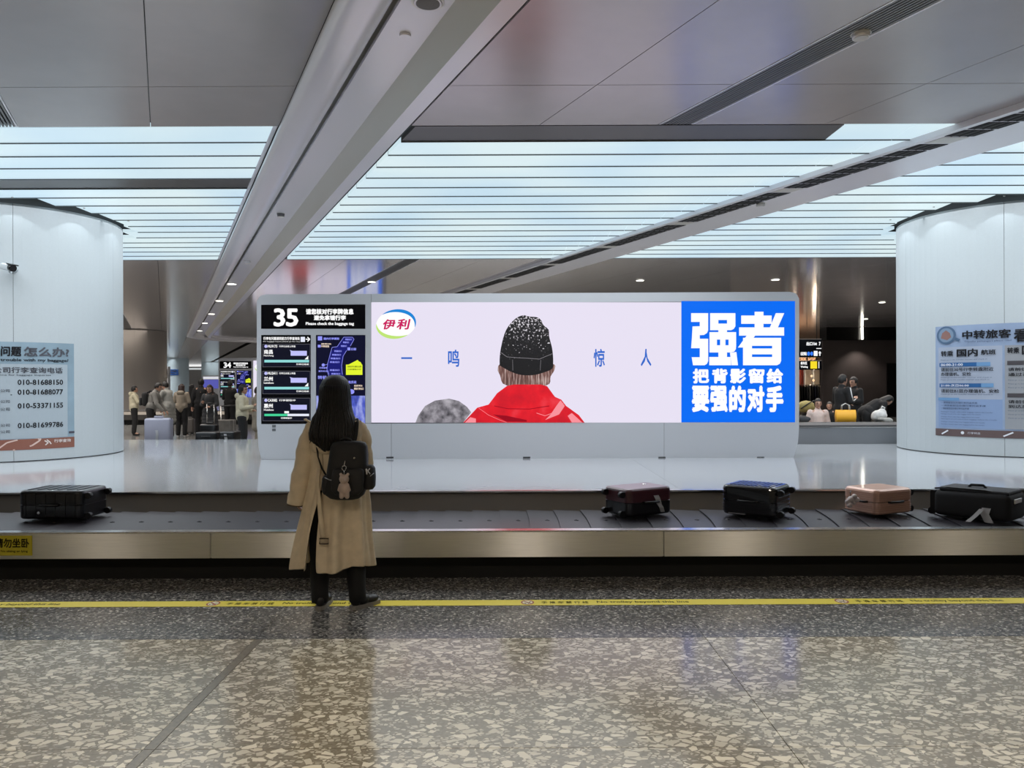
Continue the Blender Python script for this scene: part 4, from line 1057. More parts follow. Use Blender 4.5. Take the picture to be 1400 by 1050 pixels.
def hand_parts(bm, w, d, side, thumb, s=1.0, curl=.5):
    """palm with four unequal bent fingers and a thumb. w wrist, d direction, side = across the palm, thumb = +-1"""
    w = Vector(w); d = Vector(d).normalized(); side = Vector(side).normalized(); up = d.cross(side).normalized()
    chain(bm, [w, w+d*.045*s, w+d*.08*s], [.022*s, .028*s, .027*s], 8)
    chain(bm, [w+side*.018*s+d*.03*s, w+side*.026*s+d*.082*s], [.017*s, .014*s], 8); chain(bm, [w-side*.018*s+d*.03*s, w-side*.026*s+d*.082*s], [.017*s, .014*s], 8)
    for i, ln in enumerate((.068, .078, .073, .056)):
        b0 = w+d*.08*s+side*(.030-.020*i)*s*thumb
        p1 = b0+(d*math.cos(curl*.6)+up*math.sin(curl*.6))*ln*.45*s; p2 = p1+(d*math.cos(curl*1.5)+up*math.sin(curl*1.5))*ln*.33*s; p3 = p2+(d*math.cos(curl*2.2)+up*math.sin(curl*2.2))*ln*.25*s
        chain(bm, [b0, p1, p2, p3], [.0098*s, .0090*s, .0082*s, .007*s], 6)
    t0 = w+side*.022*s*thumb+d*.02*s; t1 = t0+(side*thumb*.75+d*.65)*.036*s; t2 = t1+(side*thumb*.25+d*.9+up*.2)*.032*s
    chain(bm, [t0, t1, t2], [.013*s, .011*s, .0085*s], 6)

POSES = {   # right arm: elbow, wrist, hand direction (mirrored for the left unless given)
    'down': (((.24, -.02, 1.12), (.26, .05, .87), (0, .15, -1)),) * 2,
    'hold': (((.23, .02, 1.13), (.10, .24, 1.13), (-.5, .7, .5)),) * 2,
    'phone': (((.23, .02, 1.13), (.08, .26, 1.17), (-.3, .6, .6)), ((.23, .03, 1.13), (.12, .22, 1.06), (-.6, .8, .1))),
    'reach': (((.23, .16, 1.12), (.20, .38, .96), (0, .6, -.7)),) * 2,
    'point': (((.24, .10, 1.15), (.20, .34, 1.16), (0, 1, 0)), ((.24, -.02, 1.12), (.26, .05, .87), (0, .15, -1))),
}
def person(label, px, D, h, yaw, top, bot, hair, pose='down', lean=0, longhair=0, hood=0, coat=0.0, sit=0, X=None, trim=None, vox=.0115, shoe=(24, 24, 24), seat=0.0, look=0, wide=1.0):
    s = h/1.7
    if X is None: X = P(px, 526, D).x
    t = thing('person', label, 'person', (X, D, 0), math.radians(yaw))
    hip = Vector((0, 0, (.93 if not sit else .52+seat/s)))
    dz = hip.z-.93
    Rl = Matrix.Rotation(-math.radians(lean), 3, 'X')
    def U(p):      # upper body point
        p = Vector(p)+Vector((0, 0, dz)); return (hip+Rl @ (p-hip))*s
    def V3(p): return Vector(p)*s
    if sit: legs = [[(.09*k, 0, hip.z-.02), (.13*k, .42, hip.z-.02), (.13*k, .44, .09), (.14*k, .60, .04)] for k in (-1, 1)]
    else: legs = [[(.09*k, 0, .90), (.10*k, .03, .50), (.105*k, -.01, .09), (.13*k, .14, .035)] for k in (-1, 1)]
    arms = []
    for i, k in enumerate((1, -1)):
        e, w_, d_ = POSES[pose][i]; m3 = lambda p: (p[0]*k, p[1], p[2])
        sh = U((.17*k*wide, 0, 1.38)); el = U(m3(e)); wr = U(m3(w_)); dd = Rl @ Vector(m3(d_))
        arms.append((sh, el, wr, dd, k))
    # body: one continuous surface
    bm = bmesh.new()
    for a, b, ra, rb_ in (((0, 0, .95), (0, .0, 1.1), .13, .125), ((0, 0, 1.1), (0, -.005, 1.3), .125, .135)): chain(bm, [U(a), U(b)], [ra*s, rb_*s])
    chain(bm, [U((-.13, 0, 1.36)), U((.13, 0, 1.36))], [.075*s, .075*s]); chain(bm, [U((0, -.01, 1.38)), U((0, .005, 1.50))], [.06*s, .052*s])
    for lg in legs: chain(bm, [V3(p) for p in lg[:3]], [.095*s, .060*s, .042*s]); chain(bm, [V3(lg[2]), V3(lg[3])], [.045*s, .035*s])
    for sh, el, wr, dd, k in arms:
        chain(bm, [sh, el, wr], [.055*s, .040*s, .026*s]); fw = (wr-el).normalized(); dd = dd.normalized()
        side = dd.cross(Vector((0, 0, 1)) if abs(dd.z) < .9 else Vector((0, 1, 0))); hand_parts(bm, wr, dd, side, k if abs(dd.z) < .9 else -k, s*1.0, .45)
    hc = U((0, .02, 1.582)); MH = Matrix.Translation(hc) @ (Rl.to_4x4()) @ Matrix.Rotation(math.radians(look), 4, 'Z') @ Matrix.Rotation(math.radians(-8 if pose in ('hold', 'phone', 'reach') else 0), 4, 'X')
    head_parts(bm, MH, s)
    me = remesh(bm, vox*s, 2, 'body')
    for m_ in (SKIN, SKIN_D, LIP): me.materials.append(m_)
    inv = MH.inverted()
    for p_ in me.polygons:
        c = inv @ p_.center/s
        if abs(c.z) < .13 and c.y > .05:
            if abs(abs(c.x)-.033) < .015 and abs(c.z-.005) < .007: p_.material_index = 1
            if abs(abs(c.x)-.034) < .019 and abs(c.z-.032) < .005: p_.material_index = 1
            if abs(c.x) < .022 and abs(c.z+.055) < .007: p_.material_index = 2
    link('body', me, t)
    # jacket
    bm = bmesh.new(); tw = .148*wide
    chain(bm, [U((0, 0, .93)), U((0, .0, 1.1)), U((0, 0, 1.3))], [(tw+.005)*s, tw*s, (tw+.008)*s]); chain(bm, [U((-.135*wide, 0, 1.345)), U((.135*wide, 0, 1.345))], [.088*s]*2)
    chain(bm, [U((-.05, 0, 1.0)), U((.05, 0, 1.0))], [tw*s]*2)
    chain(bm, [U((0, -.01, 1.40)), U((0, -.005, 1.455))], [.085*s, .07*s])
    for sh, el, wr, dd, k in arms: chain(bm, [sh, el, el.lerp(wr, .9)], [.072*s, .062*s, .05*s])
    if hood: chain(bm, [U((-.05, -.10, 1.43)), U((.05, -.10, 1.43))], [.07*s]*2)
    if coat:
        zb = .93-coat
        for k in range(5):
            z_ = .93+(zb-.93)*k/4; chain(bm, [V3((-.10-.02*k/4, 0, z_)), V3((.10+.02*k/4, 0, z_))], [(.125+.01*k/4)*s]*2)
    bmesh.ops.scale(bm, vec=(1, .9, 1), verts=bm.verts) if not lean and pose == 'down' else None
    me = remesh(bm, .015*s, 2, 'jacket'); me.materials.append(top); j = link('jacket', me, t)
    if trim:
        for sh, el, wr, dd, k in arms:
            bm = bmesh.new(); out = Vector((k*.066*s, 0, .02*s)); tube(bm, [sh+out+Vector((0, 0, .03)), (sh+el)/2+out*.98, el+out*.95, el.lerp(wr, .5)+out*.85, el.lerp(wr, .85)+out*.75], .012*s, 6); bm_obj('sleeve_stripe', bm, trim, t)
    # trousers
    bm = bmesh.new()
    chain(bm, [U((-.06, 0, .93)), U((.06, 0, .93))], [.115*s]*2)
    for lg in legs: chain(bm, [V3(lg[0]), V3(lg[1]), V3(lg[2])+Vector((0, 0, .01))], [.112*s, .084*s, .068*s])
    me = remesh(bm, .015*s, 2, 'trousers'); me.materials.append(bot); link('trousers', me, t)
    M_SHOE = mat('shoe_%d' % shoe[0], shoe, .5)
    for lg in legs:
        bm = bmesh.new(); a, b = V3(lg[2]), V3(lg[3]); a.z = .045*s; b.z = .036*s; chain(bm, [a, a.lerp(b, .5), b], [.048*s, .044*s, .038*s])
        for v in bm.verts: v.co.z = max(v.co.z, .002)
        me = remesh(bm, .010*s, 1, 'shoe'); me.materials.append(M_SHOE); link('shoe', me, t)
    # hair
    bm = bmesh.new(); r = bmesh.ops.create_uvsphere(bm, u_segments=32, v_segments=22, radius=1)
    for v in r['verts']:
        x, y, z = v.co; v.co = Vector((x*.088, y*.105-.004, z*.126+.006))
    kill = [v for v in bm.verts if (v.co.y > .045 and v.co.z < .05) or v.co.z < (-.03 if not longhair else -.06) and v.co.y > -.02 or v.co.z < -.085]
    bmesh.ops.delete(bm, geom=kill, context='VERTS')
    for v in bm.verts: v.co = MH @ (v.co*s)
    hm = modmesh(bm, [('SOLIDIFY', dict(thickness=.018*s, offset=-1)), ('SUBSURF', dict(levels=1))], 'hair'); hm.materials.append(hair)
    hr = link('hair', hm, t)
    if longhair:
        bm = bmesh.new()
        for k in range(-4, 5):
            a = k/4*1.25; x0 = .078*math.sin(a); y0 = -.085*math.cos(a)
            chain(bm, [MH @ (Vector((x0, y0, .05))*s), MH @ (Vector((x0*1.05, y0*1.05, -.08))*s), U((x0*1.35, -.09+abs(x0)*1.1, 1.40)), U((x0*1.2, -.135+abs(x0)*.6, 1.40-longhair))], [.026*s, .026*s, .026*s, .012*s], 8)
        me = remesh(bm, .012*s, 2, 'long_hair'); me.materials.append(hair); link('long_hair', me, hr)
    return t
CL = lambda n, c, r=.85: mat('cloth_'+n, c, r, vary=(9, .12))
HB = mat('hair_black', (16, 13, 13), .55, bump=(90, .3)); HR = mat('hair_brown', (46, 30, 28), .55, bump=(90, .3))
BK = CL('black', (22, 22, 24)); DG = CL('dark_grey', (48, 48, 50)); CR = CL('cream', (190, 182, 158)); GY = CL('grey', (118, 116, 112)); BG = CL('beige', (140, 130, 116)); PK = CL('pale_pink', (208, 188, 180)); LG = CL('light_grey', (138, 138, 134))
WH = CL('white', (200, 200, 198))
person('person in a cream hooded jacket and black trousers beside the left pillar', 183, 24.5, 1.58, -60, CR, BK, HB, 'point', hood=1)
person('person in a grey sweater with black backpack bending over a grey suitcase', 206, 22.0, 1.70, -78, GY, BK, HB, 'reach', lean=16)
person('person in a long light grey coat facing the bending person', 231, 22.9, 1.72, 78, LG, BK, HB, 'reach', lean=10, coat=.38)
person('person in a beige hooded jacket and wide black trousers with back turned', 248, 23.6, 1.63, 5, BG, BK, HR, 'hold', hood=1, longhair=.04, shoe=(196, 196, 196))
person('tall person in black with back turned, left of the trolley', 275, 24.3, 1.80, 15, BK, BK, HB, 'down')
person('person in black with long dark hair, half hidden left of the tall one', 262, 26.5, 1.62, -20, BK, BK, HB, 'down', longhair=.15)
person('person with long brown hair in a dark coat looking at a phone', 287, 21.0, 1.60, 175, DG, BK, HR, 'phone', coat=.42, longhair=.2, hood=1)
person('person in a black jacket with back turned behind the luggage trolley', 314, 25.5, 1.74, -10, BK, BK, HB, 'hold')
person('person in a cream jacket and black trousers looking down at a phone', 331, 17.4, 1.60, -78, CR, BK, HB, 'phone', longhair=.08, hood=1, look=-10)
person('person in beige half hidden behind the left end of the big sign', 352, 18.6, 1.55, -80, BG, BG, HR, 'hold', coat=.3)
person('person in a pale pink cardigan sitting behind the low barrier', 1118, 17.0, 1.60, 172, PK, WH, HB, 'down', sit=1, seat=.02)
person('person in a black tracksuit with white sleeve stripes holding a yellow bag', 1151, 16.9, 1.76, -70, BK, BK, HB, 'phone', trim=mat('stripe_white', (200, 200, 200), .6), look=-5)
person('person in black standing just behind the one in the tracksuit', 1168, 18.3, 1.72, 110, BK, BK, HB, 'hold')
person('person in black with dark hair bending down right of the yellow bag', 1181, 17.3, 1.66, -85, BK, BK, HB, 'reach', lean=62, longhair=.12)
person('small person in black sitting between the pink cardigan and the tracksuit', 1134, 19.5, 1.45, 150, BK, DG, HB, 'down', sit=1)

# seats under the two sitting people
for px, D, lb in ((1118, 17.0, 'low dark bench under the person in the pink cardigan'), (1134, 19.5, 'low dark bench under the small sitting person')):
    q = P(px, 526, D); t = thing('bench', lb, 'bench', (q.x, D+.05, 0))
    hz = .31 if D < 18 else .27
    bm = rbox(-.35, .35, -.22, .2, hz-.05, hz, .015, 2); bm_obj('seat', bm, M_FAB2, t)
    for sx in (-.28, .28):
        bm = bmesh.new(); box(bm, sx-.03, sx+.03, -.18, .16, 0, hz-.05); bm_obj('leg', bm, M_WHEEL, t)

# backpack of the bending person
def bg_backpack(px, D, z, label, yaw):
    q = P(px, 526, D); t = thing('backpack', label, 'backpack', (q.x, D, z), math.radians(yaw))
    bm = rbox(-.14, .14, -.08, .08, -.20, .20, .075, 4); bm_obj('body', bm, BK, t, True)
    bm = rbox(-.11, .11, -.14, -.09, -.18, .04, .02, 3); bm_obj('pocket', bm, DG, t, True)
    for s in (-.09, .09):
        bm = bmesh.new(); tube(bm, [(s, .07, .18), (s, .16, .24), (s, .30, .12), (s*1.2, .24, -.1), (s, .07, -.18)], .018, 8); bm_obj('strap', bm, BK, t)
bg_backpack(198.5, 21.95, 1.20, 'black backpack on the back of the bending person', -78)

def upright_case(px, D, Wd, Hh, T, yaw, label, m, handle=0.0, name='suitcase', z=0.0):
    q = P(px, 526, D); t = thing(name, label, 'suitcase', (q.x, D, z), math.radians(yaw))
    bm = rbox(-Wd/2, Wd/2, -T/2, T/2, .05, Hh, .045, 4); bm_obj('shell', bm, m, t, True)
    bm = bmesh.new(); box(bm, -Wd/2+.004, Wd/2-.004, -.005, .005, .054, Hh-.004); bmesh.ops.scale(bm, vec=(1.012, 1, 1.006), verts=bm.verts); bm_obj('zip_seam', bm, M_WHEEL, t)
    for sx in (-1, 1):
        for sy in (-1, 1):
            bm = bmesh.new(); cyl(bm, (sx*(Wd/2-.06)-.015, sy*(T/2-.05), .027), (sx*(Wd/2-.06)+.015, sy*(T/2-.05), .027), .026, .026, 14); box(bm, sx*(Wd/2-.06)-.02, sx*(Wd/2-.06)+.02, sy*(T/2-.05)-.015, sy*(T/2-.05)+.015, .03, .06); bm_obj('wheel', bm, M_WHEEL, t)
    bm = rbox(-.09, .09, -.02, .02, Hh, Hh+.045, .012, 2); bm_obj('top_handle', bm, m, t)
    if handle:
        for sx in (-.09, .09):
            bm = bmesh.new(); cyl(bm, (sx, T/2-.04, Hh-.01), (sx, T/2-.04, Hh+handle), .012, .012, 10); bm_obj('handle_tube', bm, M_STEELP, t)
        bm = bmesh.new(); tube(bm, [(-.10, T/2-.04, Hh+handle), (0, T/2-.04, Hh+handle+.01), (.10, T/2-.04, Hh+handle)], .016, 8); bm_obj('grip', bm, M_WHEEL, t)
    return t
g1 = upright_case(217, 15.75, .50, .57, .28, 8, 'light grey hard suitcase standing on the far belt in front of the bending person', mat('case_grey', (142, 142, 156), .4), z=.345)
paper_tag(g1, [(.0, -.145, .33), (.01, -.15, .25), (.0, -.148, .12)], .05)
q = P(214, 526, 15.5)
bm = rbox(-.42, .42, -.16, .16, 0, .045, .02, 3); fb = thing('garment_bag', 'flat black bag lying in front of the grey suitcase', 'bag', (q.x+.0, 15.42, .345)); bm_obj('body', bm, BK, fb, True)
bm = bmesh.new(); tube(bm, [(-.1, -.16, .03), (-.06, -.21, .03), (.06, -.21, .03), (.1, -.16, .03)], .01, 8); bm_obj('handle', bm, BK, fb)
def lying_case(px, D, L, Wd, T, yaw, label, z, tagged=False, handle=0.0):
    q = P(px, 526, D); t = thing('suitcase', label, 'suitcase', (q.x, D, z), math.radians(yaw))
    bm = rbox(-L/2, L/2, -Wd/2, Wd/2, .01, T, .03, 3); bm_obj('shell', bm, M_BLK, t, True)
    bm = bmesh.new(); box(bm, -L/2-.002, L/2+.002, -Wd/2-.002, Wd/2+.002, T*.5-.004, T*.5+.006); bm_obj('zip_seam', bm, DG, t)
    bm = bmesh.new(); tube(bm, [(-.08, -Wd/2, T*.7), (-.07, -Wd/2-.02, T*.7), (.07, -Wd/2-.02, T*.7), (.08, -Wd/2, T*.7)], .01, 8); bm_obj('side_handle', bm, M_WHEEL, t)
    if tagged: paper_tag(t, [(-.02, -Wd/2-.012, T*.85), (.0, -Wd/2-.02, T*.5), (.05, -Wd/2-.02, .02)], .06)
    return t
lying_case(285, 15.7, .42, .36, .29, 4, 'black suitcase lying on the far belt, left of the one with a white tag', .345)
lying_case(314.5, 15.7, .30, .36, .30, -4, 'small black case with a white tag lying on the far belt', .345, True)
upright_case(286, 19.6, .42, .60, .25, 0, 'dark suitcase with raised silver handle in front of the person with long brown hair', M_BLK, .52)
upright_case(259, 25.0, .30, .52, .22, 0, 'small brown grey suitcase standing left of the dark coat', mat('case_brown', (84, 80, 78), .5))
# luggage trolley with a box
q = P(307, 526, 21.8); tr = thing('luggage_trolley', 'grey metal luggage trolley beside the person with long brown hair', 'trolley', (q.x, 21.8, 0))
for sx in (-.27, .27):
    bm = bmesh.new(); tube(bm, [(sx, -.45, .16), (sx, .35, .16), (sx, .42, .5), (sx, .45, .98)], .018, 8); bm_obj('side_tube', bm, M_STEELP, tr)
    for yy in (-.35, .35):
        bm = bmesh.new(); cyl(bm, (sx-.02, yy, .075), (sx+.02, yy, .075), .073, .073, 18); box(bm, sx-.012, sx+.012, yy-.02, yy+.02, .08, .17); bm_obj('wheel', bm, M_WHEEL, tr)
bm = bmesh.new(); tube(bm, [(-.27, .45, .98), (0, .47, 1.0), (.27, .45, .98)], .02, 8); bm_obj('push_bar', bm, M_WHEEL, tr)
bm = bmesh.new()
box(bm, -.26, .26, -.44, .36, .165, .185); bm_obj('tray', bm, mat('tray_grey', (110, 110, 110), .4, .5), tr)
bx_ = thing('cardboard_box', 'grey box standing on the luggage trolley', 'box', (q.x, 21.75, .187))
bm = rbox(-.27, .27, -.25, .22, 0, .42, .01, 1); bm_obj('carton', bm, mat('carton_grey', (112, 110, 108), .8, vary=(6, .2)), bx_)
bm = bmesh.new(); box(bm, -.272, .272, -.03, .03, .001, .423); bm_obj('packing_tape', bm, mat('tape_grey', (150, 148, 144), .5), bx_)
# bags on the right
def tote(px, py, D, w_, h_, d_, label, m, cat='bag', handles=True, yaw=0, base=None):
    q = P(px, py, D); t = thing('carrier_bag', label, cat, (q.x, D, q.z), math.radians(yaw))
    bm = bmesh.new(); loft(bm, [ring(0, 0, 0, w_/2*.94, d_/2, 32, 7), ring(0, 0, h_*.5, w_/2, d_/2*1.02, 32, 7), ring(0, 0, h_, w_/2*.98, d_/2*.5, 32, 7)]); bm_obj('body', bm, m, t)
    if handles:
        for sy in (-1, 1):
            bm = bmesh.new(); tube(bm, [(-w_*.2, sy*d_*.22, h_-.01), (-w_*.17, sy*d_*.2, h_+.10), (0, 0, h_+.14), (w_*.17, sy*d_*.2, h_+.10), (w_*.2, sy*d_*.22, h_-.01)], .009, 6); bm_obj('handle', bm, WH, t)
    return t
tote(1156, 577.5, 16.55, .43, .27, .14, 'yellow carrier bag held by the person in the tracksuit', mat('bag_yellow', (222, 162, 40), .6), yaw=-4)
def soft_lump(px, py, D, parts, label, m, name, cat):
    q = P(px, py, D); t = thing(name, label, cat, q); bm = bmesh.new()
    for p_, r, sc in parts: ball(bm, p_, r, 2, sc)
    me = remesh(bm, .02, 2, 'body'); me.materials.append(m); link('body', me, t); return t
l1 = soft_lump(1202, 568, 17.0, [((0, 0, 0), .16, (1.1, .8, .8)), ((.06, 0, .06), .10, (1, .8, 1)), ((-.08, 0, -.04), .1, (1, 1, .8))], 'white knotted bag right of the bending person in black', WH, 'carrier_bag', 'bag')
bm = bmesh.new(); tube(bm, [(.04, 0, .14), (.07, 0, .2), (.12, 0, .17), (.1, 0, .12)], .018, 8); bm_obj('knot', bm, WH, l1)
l2 = soft_lump(1102, 556, 17.6, [((0, 0, 0), .19, (1.15, .8, .75)), ((.07, 0, .02), .13, (1, .8, .8))], 'round olive yellow bag beside the person in the pink cardigan', CL('olive', (148, 136, 84)), 'duffel_bag', 'bag')
bm = bmesh.new(); tube(bm, [(-.17, -.12, -.05), (-.05, -.16, .05), (.08, -.14, .12), (.15, -.08, .14)], .012, 8); bm_obj('piping', bm, DG, l2)
l3 = soft_lump(1213, 575, 16.7, [((0, 0, 0), .10, (1.3, .8, .7)), ((-.13, 0, .03), .07, (1.3, .8, .6))], 'crumpled pale grey bag at the edge of the right pillar', LG, 'carrier_bag', 'bag')
l4 = soft_lump(1098, 574, 16.7, [((0, 0, 0), .12, (1.2, .8, .8)), ((.1, 0, .02), .07, (1, .8, .7))], 'dark grey bag low beside the end of the big sign', DG, 'carrier_bag', 'bag')
for px, D, hh, lb in ((1202, 17.0, .76, 'dark suitcase under the white knotted bag'), (1215, 16.7, .70, 'dark suitcase under the crumpled pale grey bag'), (1102, 17.6, .90, 'dark suitcase under the olive yellow bag'), (1096, 16.7, .70, 'dark suitcase under the dark grey bag by the sign')):
    upright_case(px, D, .34, hh-.045, .26, 0, lb, M_BLK)

# ================================================================== BACKGROUND RIGHT: brown wall, signs, shop
WD = 36.0
q0 = P(1125, 526, WD); q1 = P(1260, 526, WD)
bm = bmesh.new(); box(bm, q0.x, q0.x+14, WD, WD+.3, 0, 3.75); struct(bm_obj('wall_right_brown', bm, mat('wall_brown', (84, 75, 73), .6, vary=(2, .06))))
bpy.data.objects['wall_right_brown'].name = 'wall_far_right'
bm = bmesh.new(); box(bm, q0.x-.02, q0.x+14, WD-.5, WD+.3, 3.58, ZC-.005); hb = struct(bm_obj('trim_2', bm, mat('bulkhead_black', (20, 19, 19), .25)))
bm = bmesh.new(); box(bm, 0, .5, 0, .08, 0, 2.5); x_ = P(1212, 526, WD).x; d_ = struct(bm_obj('door_1', bm, mat('door_black', (12, 12, 12), .4), None, loc=(x_, WD-.085, 0)))
bm = bmesh.new(); box(bm, .5, 2.2, 0, .08, 0, 2.5); bm_obj('door_leaf', bm, mat('door_black2', (16, 16, 16), .4), d_)
bm = bmesh.new(); cyl(bm, (.46, -.03, 1.0), (.46, -.03, 1.3), .015, .015, 8); bm_obj('door_handle', bm, M_STEELP, d_)
nt_ = thing('wall_notice', 'small white notice on the brown wall above the people in black', 'sign', P(1168.5, 521, WD-.02))
bm = bmesh.new(); box(bm, -.14, .14, 0, .015, -.11, .11); bm_obj('sheet', bm, mat('notice_white', (210, 212, 214), .5), nt_)
Flat().text('安检须知', -.11, -.06, .11, .06, .03).build('lettering', mat('notice_ink', (110, 112, 116), .5), nt_, lambda x, y: (x, -.002, -y))
ld = bpy.data.lights.new('wall_washer', 'SPOT'); ld.energy = 90; ld.spot_size = math.radians(110); ld.spot_blend = .7; ld.shadow_soft_size = .03; ld.color = (1, .92, .84)
wl = thing('downlight', 'bright wall lamp under the black bulkhead of the brown wall', 'lamp', (P(1171, 526, WD).x, WD-.62, 3.6))
bm = bmesh.new(); cyl(bm, (0, 0, 0), (0, .03, .55), .05, .05, 12); bm_obj('lamp_tube', bm, mat('lamp_lens', (255, 250, 235), .4, emit=6.0), wl)
lo = bpy.data.objects.new('lamp', ld); COL.objects.link(lo); lo.parent = wl; lo.location = (0, 0, -.05)
# hanging signs
def hang(px0, py0, px1, py1, D, label, rows):
    a = P(px0, py0, D); b = P(px1, py1, D); c = (a+b)/2; t = thing('hanging_sign', label, 'sign', (c.x, D, c.z)); w_ = (b.x-a.x)/2; h_ = (a.z-b.z)/2
    bm = rbox(-w_, w_, 0, .15, -h_, h_, .01, 1); bm_obj('sign_box', bm, M_SCR, t)
    for sx in (-w_*.7, w_*.7):
        bm = bmesh.new(); cyl(bm, (sx, .07, h_), (sx, .07, ZC-c.z), .012, .012, 8); bm_obj('rod', bm, M_WHEEL, t)
    mp = lambda x, y: ((x-(px0+px1)/2)/((px1-px0)/2)*w_, -.004, -(y-(py0+py1)/2)/((py1-py0)/2)*h_)
    for nm, fl, m in rows: fl.build(nm, m, t, mp)
S1 = Flat().text('出口', 1102.5, 467.5, 1111, 472.5, .05).text('Exit', 1112, 468, 1117, 472, .05).text('7', 1119.5, 467.5, 1122, 472.5, .05).rect(1116, 476, 1123, 477)
S1b = Flat().text('出发到达', 1094.5, 481, 1103, 486, .06).rect(1112.5, 479.8, 1117.8, 486.6).poly([(1118.6, 483), (1120.8, 480), (1123, 483), (1121.6, 483), (1121.6, 486.5), (1120, 486.5), (1120, 483)])
S1c = Flat().ell(1105.5, 483.5, 2, 2.8, 12).ell(1109.8, 483.5, 1.8, 2.8, 12)
hang(1086, 463.5, 1123.5, 488.5, 27, 'black hanging sign with white exit writing and blue pictograms', [('lettering', S1, M_LW), ('lettering', S1b, M_LW), ('pictogram', S1c, em('sign_blue', (60, 130, 255), 1))])
S2 = Flat().text('候车区', 1094.5, 494.5, 1103.5, 498.5, .05).text('Waiting', 1094.5, 500, 1104.5, 503.5, .04).rect(1119, 494.5, 1120, 503.5)
S2b = Flat().rect(1108, 494, 1117, 504); S2c = Flat().text('2F', 1110, 496, 1115, 501, .05)
hang(1086, 493, 1123.5, 505.5, 30, 'second hanging sign below with a yellow square', [('lettering', S2, M_LW), ('yellow_square', S2b, em('sign_yellow', (250, 220, 40), 1))])
# shop behind the signs
SH = 44.0
a = P(1076, 526, SH); b = P(1123, 526, SH)
shop = thing('shop_front', 'lit clothes shop front behind the hanging signs', 'shop', (a.x, SH, 0))
wx = b.x-a.x
bm = bmesh.new(); box(bm, -3, wx+.1, .5, .7, 0, 3.3); bm_obj('back_wall', bm, mat('shop_wall', (150, 138, 124), .6), shop)
bm = bmesh.new(); box(bm, -3, wx+.1, -.1, .1, 2.7, ZC-.01); bm_obj('fascia', bm, mat('shop_fascia', (150, 120, 96), .5), shop)
Flat().text('服饰', .6, -3.35, 1.6, -2.85, .03).build('lettering', em('warm', (255, 190, 140), 1), shop, lambda x, y: (x, -.104, -y))
bm = bmesh.new(); box(bm, .55, 1.15, .40, .48, 1.3, 2.6); bm_obj('red_panel', bm, mat('shop_red', (150, 60, 48), .6), shop)
for i in range(4):
    bm = bmesh.new(); box(bm, .1+i*.5, .14+i*.5, .2, .49, 0, 2.7); bm_obj('upright', bm, WH, shop)
for xx, zz in ((1.45, 2.0), (1.55, 1.75), (.35, 2.4)):
    l_ = bpy.data.lights.new('shop_lamp', 'POINT'); l_.energy = 10; l_.color = (1, .8, .6); l_.shadow_soft_size = .05
    q_ = bpy.data.objects.new('shop_lamp', l_); COL.objects.link(q_); q_.parent = shop; q_.location = (xx, -.3, zz)
    bm = bmesh.new(); ball(bm, (xx, .1, zz), .07); bm_obj('globe_lamp', bm, mat('globe', (255, 214, 170), .4, emit=1.3), shop)
rk = thing('clothes_rack', 'rack of dark hanging clothes in front of the lit shop', 'clothes rack', (P(1098, 526, 40).x, 40, 0))
bm = bmesh.new(); tube(bm, [(-1.2, 0, 0), (-1.2, 0, 1.5), (1.2, 0, 1.5), (1.2, 0, 0)], .02, 8); bm_obj('rail', bm, M_STEELP, rk)
cols = [BK, DG, GY, BK, CL('navy', (30, 34, 52)), DG, BG, BK]
for i in range(16):
    x = -1.1+i*.14; bm = bmesh.new(); loft(bm, [ring(x, 0, 1.47, .03, .06, 10), ring(x, 0, 1.38, .05, .2, 10), ring(x, 0, .9, .055, .22, 10), ring(x+.01, 0, .55-.1*(i % 3), .06, .24, 10)]); bm_obj('garment', bm, cols[i % 8], rk)

# ================================================================== BACKGROUND LEFT
M_FARP = mat('far_pillar_unlit', (150, 143, 136), .5)  # unlit look of these distant pillars is put into the base colour
pillar(-17.9, 36.2, 1.5, 0.0, ZC-.01, 'distant round pillar painted grey brown to look unlit, just right of the left white pillar', m=M_FARP)
pillar(-30.6, 60.0, 1.5, 0.0, ZC-.01, 'second far pillar painted to look unlit, right of the first one', m=M_FARP)
M_FARB = mat('far_pillar_lit_blue', (190, 214, 230), .4)  # bluish light on the farthest pillars is put into the base colour
pb = pillar(-31.3, 72.0, .95, 0.0, ZC-.01, 'far pillar painted pale blue as if lit, carrying a small blue poster', m=M_FARB)
pillar(-33.0, 84.0, .9, 0.0, ZC-.01, 'farthest pillar, painted pale blue as if lit, left of the sign reading 34', m=M_FARB)
a = P(231, 505, 71.03); b = P(244, 513, 71.03)
tp = thing('blue_notice', 'small blue notice on the far pillar painted as if lit', 'sign', (a+b)/2)
w_, h_ = (b.x-a.x)/2, (a.z-b.z)/2
bm = rbox(-w_, w_, -.03, .03, -h_, h_, .01, 1); bm_obj('board', bm, mat('notice_blue', (36, 86, 160), .4), tp)
Flat().text('行李提取', -.28, -.18, .28, -.02, .03).text('Baggage claim', -.28, .05, .28, .16, .03).build('lettering', M_TAG, tp, lambda x, y: (x, -.033, -y))
# sign 33, seen edge on
a = P(216, 504, 62); b = P(229.5, 517, 62); t = thing('number_sign', 'far white sign with the number 33 beside the second far pillar', 'sign', ((a.x+b.x)/2, 62, (a.z+b.z)/2))
bm = bmesh.new(); box(bm, -.42, .42, 0, .4, -t.location.z, .55); bm_obj('cabinet', bm, M_CAB, t)
bm = bmesh.new(); box(bm, -.38, .38, -.02, 0, -.36, .36); bm_obj('black_panel', bm, M_SCR, t)
Flat().text('33', -.30, -.26, .34, .26, .05).build('lettering', M_LW, t, lambda x, y: (x, -.03, -y))
